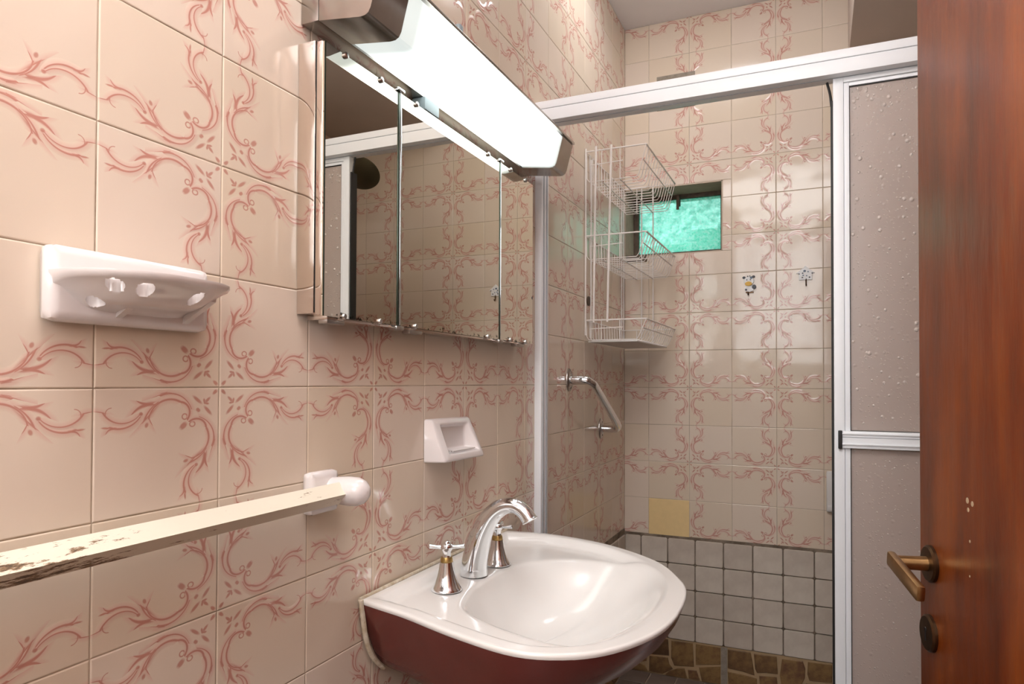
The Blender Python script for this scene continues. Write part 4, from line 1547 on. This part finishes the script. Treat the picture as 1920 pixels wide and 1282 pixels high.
for x, z, r, m in ((-0.003, 0.012, 0.005, 'hook_blue'), (-0.010, 0.004, 0.003, 'hook_black'), (-0.008, -0.004, 0.0032, 'hook_blue'), (-0.011, -0.012, 0.0032, 'hook_black'), (0.004, -0.006, 0.0025, 'hook_blue'), (0.014, -0.012, 0.003, 'hook_black'), (0.009, 0.009, 0.0028, 'hook_blue'), (0.023, 0.003, 0.0025, 'hook_black'), (-0.022, 0.002, 0.0025, 'hook_black')):
    hook_disc(oval(x, z, r, r * .85, 12), 'spot', m, hs, 0.0045, 0.0068, hk_, 0)
MB().tube(smooth_path([(hk_[0] + 0.002, YB - 0.004, hk_[1] - 0.016), (hk_[0] + 0.002, YB - 0.006, hk_[1] - 0.034), (hk_[0] + 0.002, YB - 0.012, hk_[1] - 0.043), (hk_[0] + 0.002, YB - 0.018, hk_[1] - 0.038)], 4), 0.0024, 8).build('hook_wire', 'bronze_dark', hs)

# ------------------------------------------------------------------ other fittings in the shower
vc = thing('vent_cover', 'blocked vent patch with grey cement edge high on the back wall', 'vent cover', (0.21, YB - 0.003, 1.128))
MB().box(0.140, 0.284, YB - 0.004, YB + 0.001, 1.138, 1.236).build('cover_board', 'tile_far', vc)
MB().box(0.135, 0.289, YB - 0.006, YB + 0.001, 1.236, 1.266, 0.002).build('cement_edge', 'cement_light', vc)
MB().box(0.135, 0.289, YB - 0.005, YB + 0.001, 1.126, 1.138, 0.002).build('dark_edge', 'rust', vc)
wp = MB().box(0.766, 0.86, YB - 0.020, YB - 0.001, -0.468, -0.318, 0.006).box(0.768, 0.86, YB - 0.028, YB - 0.018, -0.462, -0.440, 0.004)
tag(wp.build('valve_plate', 'white_plastic'), 'white plastic valve plate on the back wall beside the door edge', 'valve plate')
shd = thing('overhead_shower', 'round dull metal shower head seen only in the mirror', 'shower head', (1.0, 1.70, 0.80))
_ax = np.array((-0.15, -0.55, -0.82))
MB().lathe([(0.012, -0.05), (0.020, -0.035), (0.045, -0.014), (0.080, -0.004), (0.082, 0.0), (0.079, 0.003), (0.001, 0.004)], (1.010, 1.70, 0.828), _ax, 40).build('spray_plate', 'shower_metal', shd, 50)
MB().tube(smooth_path([(1.022, 1.735, 0.870), (1.035, 1.745, 0.905), (1.10, 1.76, 0.945), (1.30, 1.77, 0.955), (XR - 0.001, 1.775, 0.955)], 5), 0.012, 12).build('shower_arm', 'shower_metal', shd)
MB().lathe([(0.03, 0.0), (0.03, 0.004), (0.014, 0.012)], (XR - 0.0005, 1.775, 0.955), (-1, 0, 0), 24).build('arm_flange', 'shower_metal', shd)

# ------------------------------------------------------------------ fill dome added in place of bounced flash (out of the frame)
cl = thing('fill_dome', 'round opal dome added as fill light above the viewpoint, outside the picture', 'fill lamp', (0.52, -0.35, CEIL - 0.267))
MB().lathe([(0.44, 0.0005), (0.44, 0.026), (0.425, 0.0305)], (0.52, -0.35, CEIL), (0, 0, -1), 40).build('fill_frame', 'aluminium', cl)
MB().lathe([(0.42, 0.0), (0.415, 0.05), (0.395, 0.10), (0.35, 0.15), (0.28, 0.19), (0.19, 0.218), (0.09, 0.232), (0.005, 0.236)], (0.52, -0.35, CEIL - 0.031), (0, 0, -1), 40).build('fill_glass', 'opal', cl)

sl = thing('shower_fill_lamp', 'flat opal fill lamp added in the shower ceiling, above the picture', 'fill lamp', (0.33, 1.64, CEIL - 0.03))  # unseen fill lamp, added to lift the back wall
MB().box(0.15, 0.51, 1.49, 1.79, CEIL - 0.018, CEIL - 0.0005, 0.003).build('fill_frame', 'aluminium', sl)
MB().box(0.17, 0.49, 1.51, 1.77, CEIL - 0.03, CEIL - 0.0185, 0.003).build('fill_glass', 'opal_fill', sl)
